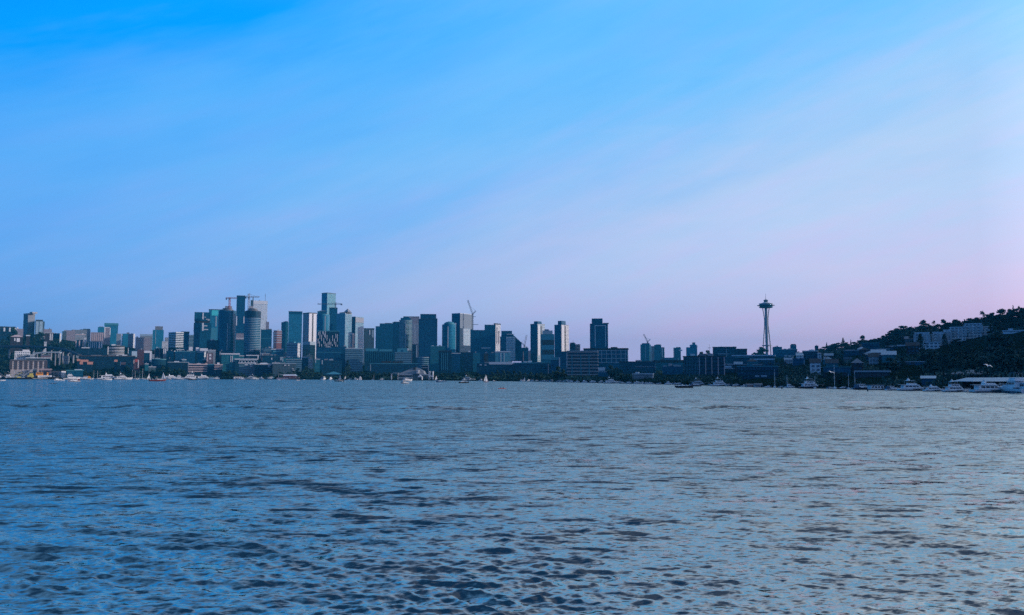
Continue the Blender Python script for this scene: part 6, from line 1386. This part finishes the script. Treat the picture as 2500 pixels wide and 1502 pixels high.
boat('sailing_dark', 1186, 933.2, 14, 4, 'sloop with a tall white sail and a dark red hull', Wt)
boat('cruiser_dark', 1206, 931.5, 9, 0, 'little dark motorboat trailing the red bottomed sloop', Wt)
boat('dinghy_dark', 1247, 931.3, 6, 0, 'tiny dark boat alone before the flat pale banded hall', Wt)
kb = boat('kayak', 1226, 949.4, 23, 4, 'red two seat kayak paddled across the open lake', Wt, 'kayak')
cb = boat('canoe', 131, 937.2, 17, 4, 'black two seat kayak low in the water off the boatyard', Wt, 'kayak')
# western marina
boat('sailing', 1281, 931.2, 8, 160, 'white sloop under sail at the start of the western moorings', Wt)
WM = [('cruiser_fly',1273,930.8,11,8,'pale flybridge cruiser beside the sloop at the start of the western moorings'), ('yacht_plain',1293,931.2,18,3,'white yacht just past the sloop at the start of the western moorings'), ('sail',1302,931.3,9,165,'small yacht with a cross shaped mast in the western moorings'),
 ('cruiser_teal',1312,931.8,14,5,'teal covered cruiser before the long blue glass hall'), ('cruiser_grey',1328,932.2,16,178,'grey cruiser in the shade of the long blue glass hall'), ('cruiser',1348,932.8,17,40,'bright white cruiser turned bow toward us under the white lined corner block'),
 ('cruiser_grey',1368,933.2,16,4,'grey cruiser beside the bright bow on cruiser'), ('cruiser_teal',1388,933.6,22,2,'long teal covered boat at the foot of the banded shoreline office'), ('cruiser_fly',1411,934.2,15,10,'boat with a rounded white hoop cabin under the banded shoreline office'), ('cruiser',1428,934.6,15,176,'white striped cruiser in the middle of the banded office frontage'),
 ('yacht_blue',1448,935,22,3,'slate blue yacht at the far corner of the banded shoreline office'), ('cruiser_dark',1466,935.4,16,178,'dark cruiser below the white sign board'), ('yacht',1493,936.2,40,4,'white topped yacht with a raked mast below the poplar row'), ('cruiser_teal',1519,936.8,16,4,'teal boat moored under the lowest poplars'),
 ('cruiser_grey',1536,937.2,17,176,'grey cruiser moored under the tallest poplars'), ('yacht_plain',1558,937.8,24,4,'white cabin yacht before the grey boat warehouse'), ('cruiser',1579,938.2,17,3,'white cabin cruiser at the end of the grey boat warehouse'), ('speed',1593,938.6,10,20,'small white boat nosing out past the grey boat warehouse'),
 ('cruiser_dark',1606,938.8,13,176,'dark boat in the gap after the grey boat warehouse'), ('cruiser_fly',1633,939.4,21,4,'white flybridge cruiser below the pale canopies'), ('cruiser_dark',1656,940,18,178,'black cabin boat moored behind the black speedboat'), ('yacht_grey',1706,941.2,46,2,'long low grey white yacht at the foot of the black pillared office'),
 ('yacht3',1759,942.8,48,3,'tall white yacht with an oval window beside the long low yacht'), ('cruiser_dark',1795,944,22,178,'dark cruiser between the tall oval windowed yacht and the houseboats'), ('dinghy',1814,944.8,6,0,'tiny white tender tied at the pinkish houseboat')]
for k, px, py, l, yw, lab in WM: boat(k, px, py, l, yw, lab)
boat('speed_black', 1669, 947.2, 41, 181, 'black motorboat with a white cockpit running across the lake', Wt)
boat('cruiser_dark', 1698, 943.6, 27, 2, 'low dark open boat just behind the running black motorboat', Wt)
boat('house_pink', 1829, 945.2, 20, 3, 'pinkish gabled houseboat below the dark boathouse row', Mo, 'houseboat')
boat('house', 1850, 945.6, 24, 3, 'grey white gabled houseboat beside the pinkish one', Mo, 'houseboat')
boat('cruiser', 1874, 946.2, 18, 176, 'white cruiser with bright deck edges after the houseboats')
boat('sail_tall', 1891, 946.6, 17, 68, 'sailing yacht whose tall mast stands alone past the houseboats')
boat('cruiser_teal', 1905, 947, 16, 172, 'teal cruiser between two tall bare masts')
boat('cruiser_fly', 1928, 947.4, 26, 4, 'white wheelhouse cruiser beside the long dark hulled yacht')
boat('sail', 1922, 947, 15, 112, 'sailing yacht half hidden behind the white wheelhouse cruiser')
boat('yacht_dark', 1980, 948.4, 62, 3, 'long dark hulled yacht with a white upper deck', Mo)
boat('sail', 1989, 947.4, 16, 64, 'sailing yacht with a faint mast behind the dark hulled yacht')
boat('cruiser', 2026, 949.4, 18, 4, 'white hulled boat tied just past the dark hulled yacht')
boat('sail_tall', 2037, 949.2, 21, 70, 'sailing yacht with the brightest and tallest mast of the western moorings')
boat('cruiser_dark', 2056, 950, 22, 178, 'dark cruiser with a white gunwale between tall masts')
boat('sail', 2071, 950.2, 18, 66, 'sailing yacht with a blue grey mast before the arched dark door')
boat('sail', 2088, 950.6, 19, 110, 'sailing yacht with a leaning pale mast by the black boathouse')
boat('cruiser_dark', 2106, 951.4, 46, 3, 'long dark cruiser covered in canvas before the black boathouse')
boat('house_white', 2137, 952.2, 42, 2, 'lilac grey box houseboat with a small side door', Mo, 'houseboat')
boat('cruiser', 2178, 953.2, 36, 4, 'white cruiser with a rounded stern beside the box houseboat')
boat('yacht', 2228, 954.2, 74, 2, 'big white sport yacht with a radar mast beside the small teal shed')
boat('yacht_plain', 2280, 955.2, 54, 3, 'sleek white yacht partly behind the big sport yacht')
boat('yacht3', 2333, 956.4, 66, 4, 'high sided blue grey trawler yacht with a flybridge and radar')
boat('speed', 2361, 957.2, 24, 196, 'small sunlit white boat at the bow of the trawler yacht')
boat('yacht_plain', 2416, 957.6, 96, 3, 'longest white yacht lying under the pale moorage roof')
boat('cruiser_fly', 2473, 958.2, 28, 90, 'white flybridge cruiser seen stern on beside the longest white yacht')
boat('cruiser_grey', 2496, 958.6, 26, 92, 'grey white cruiser cut off by the picture edge')
rb = random.Random(31)
for i in range(30):
    px = 1286 + i*18 + rb.uniform(-5, 5) if i < 29 else 1815
    if 1655 < px < 1720: continue
    boat(rb.choice(('cruiser', 'cruiser_grey', 'cruiser_teal', 'cruiser_fly', 'cruiser')), px, HOR + 7*FPX/(shore(px) - 4), rb.uniform(13, 19), rb.choice((0, 180)) + rb.uniform(-12, 12), 'one of the small shaded motorboats packed into the back row of the western moorings', 'motorboats in the back row of the western moorings')
def red_float():
    Y = 1335; x0 = at(675, 926, Y)[0]; r = empty('floating_restaurant', (x0, Y, 0), 0, 'floating deck with a white topped red roofed pavilion', 'pavilion')
    X = lambda px: at(px, 915, Y)[0] - x0; Z = lambda py: at(700, py, Y)[2]
    b = MB(); b.box(0, X(731), 0, 9, -.6, Z(922.5)); b.build('float_deck', BP, r)
    b = MB(); b.box(X(690), X(722), 1.5, 8, Z(922.4), Z(918)); b.build('bar_wall', BM, r)
    b = MB(); zz_ = Z(914)
    b.grid([[(X(691), .5, Z(918)), (X(724), .5, Z(918.4)), (X(724), 9, Z(918)), (X(691), 9, Z(918))], [(X(692), 3, zz_), (X(719), 3, zz_), (X(719), 6, zz_), (X(692), 6, zz_)]]); b.build('canopy_roof', BW, r)
    b = MB(); b.grid([[(X(679), 1, Z(913.4)), (X(679), 4, Z(913.4)), (X(679), 4, Z(912.9)), (X(679), 1, Z(912.9))], [(X(692), 1, Z(916)), (X(692), 4, Z(916)), (X(692), 4, Z(915)), (X(692), 1, Z(915))]]); b.build('side_awning', BW, r)
    b = MB(); b.box(X(690), X(724), .3, .5, Z(919.4), Z(918)); b.build('red_valance', BR, r)
    for px in (680, 694, 708, 722):
        b = MB(); b.tube((X(px), .8, Z(922.6)), (X(px), .8, Z(914.6 if px < 690 else 918)), .12); b.build('post', BW, r)
red_float()
# ------------------------------------------------------------------ floating docks
def dock(label, pa, pb, ya, yb, w=2.2):
    a = Vector((at(pa, HOR, ya)[0], ya, 0)); c = Vector((at(pb, HOR, yb)[0], yb, 0)); d = c - a; n = Vector((-d.y, d.x, 0)).normalized()*w
    r = empty('dock', a, 0, label, 'dock', 'docks of the moorings')
    P = [Vector((0,0,0)), d, d + n, n]
    b = MB(); b.grid([[p + Vector((0,0,.25)) for p in P], [p + Vector((0,0,.62)) for p in P]]); b.build('deck', MT('wood'), r)
    k = max(3, int(d.length/14))
    for i in range(k + 1):
        q = d*(i/k) + n*1.05; b = MB(); b.tube(q + Vector((0,0,-3)), q + Vector((0,0,2.6)), .2, n=7); b.build('pile', MT('pile'), r)
for pa, pb, o, lab in ((0,330,22,'long dark dock behind the workboats and bright yachts of the eastern shore'), (332,560,22,'dark dock behind the bare mast line and the tallest white yacht'), (785,890,18,'short dark dock along the hipped pavilion'), (1262,1460,14,'dark dock behind the moorings of the banded shoreline office'), (1462,1660,12,'dark dock behind the moorings below the poplar row'), (1680,1812,10,'dark dock behind the yachts of the black pillared office'), (1815,2015,9,'dark dock behind the houseboats and the dark hulled yacht'), (2018,2260,8,'dark dock under the tall bare masts and the box houseboat'), (2262,2520,7,'dark dock along the largest yachts')):
    dock(lab, pa, pb, shore(pa) - 1.5, shore(pb) - 1.5) if pa > 1200 else dock(lab, pa, pb, shore(pa) - 4, shore(pb) - 4, 3)
# ------------------------------------------------------------------ people afloat
def person_mesh(arm=0.0):
    """seated paddler grown as one skin from a skeleton, facing +x"""
    V = [((0,0,.12),.15),((0,0,.32),.16),((0,0,.52),.17),((.01,0,.66),.065),((.02,0,.74),.085),((.02,0,.86),.095),((.015,0,.95),.06),
         ((.30,.09,.16),.085),((.62,.10,.26),.07),((.92,.09,.12),.055),((.30,-.09,.16),.085),((.62,-.10,.26),.07),((.92,-.09,.12),.055),
         ((0,.19,.56),.06),((.10,.29,.36),.048),((.34,.24,.36+arm),.04),((.43,.22,.37+arm),.038),((0,-.19,.56),.06),((.10,-.29,.36),.048),((.34,-.24,.36-arm),.04),((.43,-.22,.37-arm),.038)]
    E = [(0,1),(1,2),(2,3),(3,4),(4,5),(5,6),(0,7),(7,8),(8,9),(0,10),(10,11),(11,12),(2,13),(13,14),(14,15),(15,16),(2,17),(17,18),(18,19),(19,20)]
    me = bpy.data.meshes.new('body'); me.from_pydata([v for v, _ in V], E, []); o = bpy.data.objects.new('body', me); COL.objects.link(o)
    sm = o.modifiers.new('skin', 'SKIN'); me.skin_vertices or None
    for i, (_, rr) in enumerate(V): me.skin_vertices[0].data[i].radius = (rr, rr)
    me.skin_vertices[0].data[0].use_root = True
    o.modifiers.new('sub', 'SUBSURF').levels = 1
    dg = bpy.context.evaluated_depsgraph_get(); dg.update(); ev = bpy.data.meshes.new_from_object(o.evaluated_get(dg))
    bpy.data.objects.remove(o); bpy.data.meshes.remove(me); ev.materials.clear(); ev.materials.append(SKIN)
    ev.polygons.foreach_set('use_smooth', [True]*len(ev.polygons)); return ev
try: BODY = [person_mesh(.14), person_mesh(-.14)]
except Exception as e: print('person', e); BODY = None
def person(par, off, label, vest, k, paddle=True):
    if not BODY: return
    M = Matrix.LocRotScale(par.location, par.rotation_euler, (1, 1, 1)); sc = 1.0
    p = M @ Vector((off[0]*par.scale[0], off[1]*par.scale[0], off[2]))
    r = empty('person', p, par.rotation_euler[2], label, 'person', 'people out in small boats')
    b = bpy.data.objects.new('body', BODY[k]); link(b, r)
    m = MB(); m.grid([[(.02 + .185*a*math.cos(t), .225*a*math.sin(t), z) for t in [2*math.pi*i/12 for i in range(12)]] for z, a in ((.14,.9),(.3,1),(.5,1.04),(.6,.72))]); m.build('life_vest', vest, r, True)
    m = MB(); m.lathe([(.10,.84),(.112,.9),(.095,.99),(.03,1.03)], 12, 0, (.005,0)); m.build('hair', BK, r, True)
    if paddle:
        q = empty('paddle', M @ Vector((off[0]*par.scale[0] + .43, off[1], off[2] + .37)), par.rotation_euler[2], 'double bladed paddle of the ' + label.replace(' in a dark vest', '').replace(' in a black vest', '').replace(' in a grey vest', ''), 'paddle', 'kayak paddles')
        s = 1 if k == 0 else -1; d = Vector((.05, 1.0, .32*s)).normalized()
        m = MB(); m.tube(-d*1.05, d*1.05, .018, n=6); m.build('shaft', BK, q)
        for e in (-1, 1):
            c = d*1.2*e; m = MB(); u = Vector((1,0,0))*.09; m.grid([[c - d*.2*e - u*.4, c - d*.2*e + u*.4, c - d*.2*e + u*.4 + Vector((0,0,.02)), c - d*.2*e - u*.4 + Vector((0,0,.02))], [c + d*.1*e - u, c + d*.1*e + u, c + d*.1*e + u + Vector((0,0,.02)), c + d*.1*e - u + Vector((0,0,.02))], [c + d*.24*e - u*.5, c + d*.24*e + u*.5, c + d*.24*e + u*.5 + Vector((0,0,.02)), c + d*.24*e - u*.5 + Vector((0,0,.02))]]); m.build('blade', BW, q)
person(kb, (.62, 0, .10), 'paddler in a dark vest sitting forward in the red kayak', BN, 0)
person(kb, (-.85, 0, .10), 'paddler in a black vest sitting aft in the red kayak', BK, 1)
person(cb, (.62, 0, .10), 'paddler in a dark vest sitting forward in the black kayak', BN, 1)
person(cb, (-.85, 0, .10), 'paddler in a grey vest sitting aft in the black kayak', BG, 0)
person(sb1, (-.55, .3, 1.0), 'passenger in a red jacket seated in the dark red speedboat', BR, 0, False)
# ------------------------------------------------------------------ markers and gulls
for px, py, lab in ((1908, 950, 'dark channel marker post off the white wheelhouse cruiser'), (2117, 956, 'dark channel marker post off the box houseboat')):
    dz = ST + (CY-py)/FPX*CT; dy = CT - (CY-py)/FPX*ST; Y = -CH*dy/dz; r = empty('channel_marker', (at(px, HOR, Y)[0], Y, 0), 0, lab, 'marker', 'channel markers')
    b = MB(); b.lathe([(.28,-1),(.3,.2),(.24,.9),(.1,1.0)], 10); b.build('float', BK, r); b = MB(); b.tube((0,0,.95), (0,0,1.5), .05); b.build('pole', ALU, r)
def gull(px, py, Y, tilt, label):
    p = at(px, py, Y); r = empty('gull', p, 0, label, 'bird', 'gulls in flight')
    b = MB(); b.grid([[(x, w*math.cos(t), z + w*math.sin(t)) for t in [2*math.pi*i/8 for i in range(8)]] for x, w, z in ((-.32,.012,0),(-.2,.05,0),(0,.085,0),(.15,.07,.01),(.24,.05,.03),(.3,.035,.04),(.36,.008,.03))])
    n0 = len(b.v)
    for s in (-1, 1):
        b.grid([[(.12,s*.03,.03),(-.10,s*.03,.03),(-.10,s*.03,.05),(.12,s*.03,.05)],[(.16,s*.38,.16),(-.06,s*.38,.16),(-.06,s*.38,.175),(.16,s*.38,.175)],[(-.02,s*.85,.06),(-.08,s*.85,.06),(-.08,s*.85,.068),(-.02,s*.85,.068)]][::s])
    b.build('bird_body', BW, r, True); r.rotation_euler = (R(25), R(tilt), R(70)); r.scale = (1.3,1.3,1.3)
gull(2411, 893, 190, -50, 'white gull flying in front of the dark trees above the warehouse')
gull(2029, 909, 260, -48, 'white gull flying past the tallest bare masts')
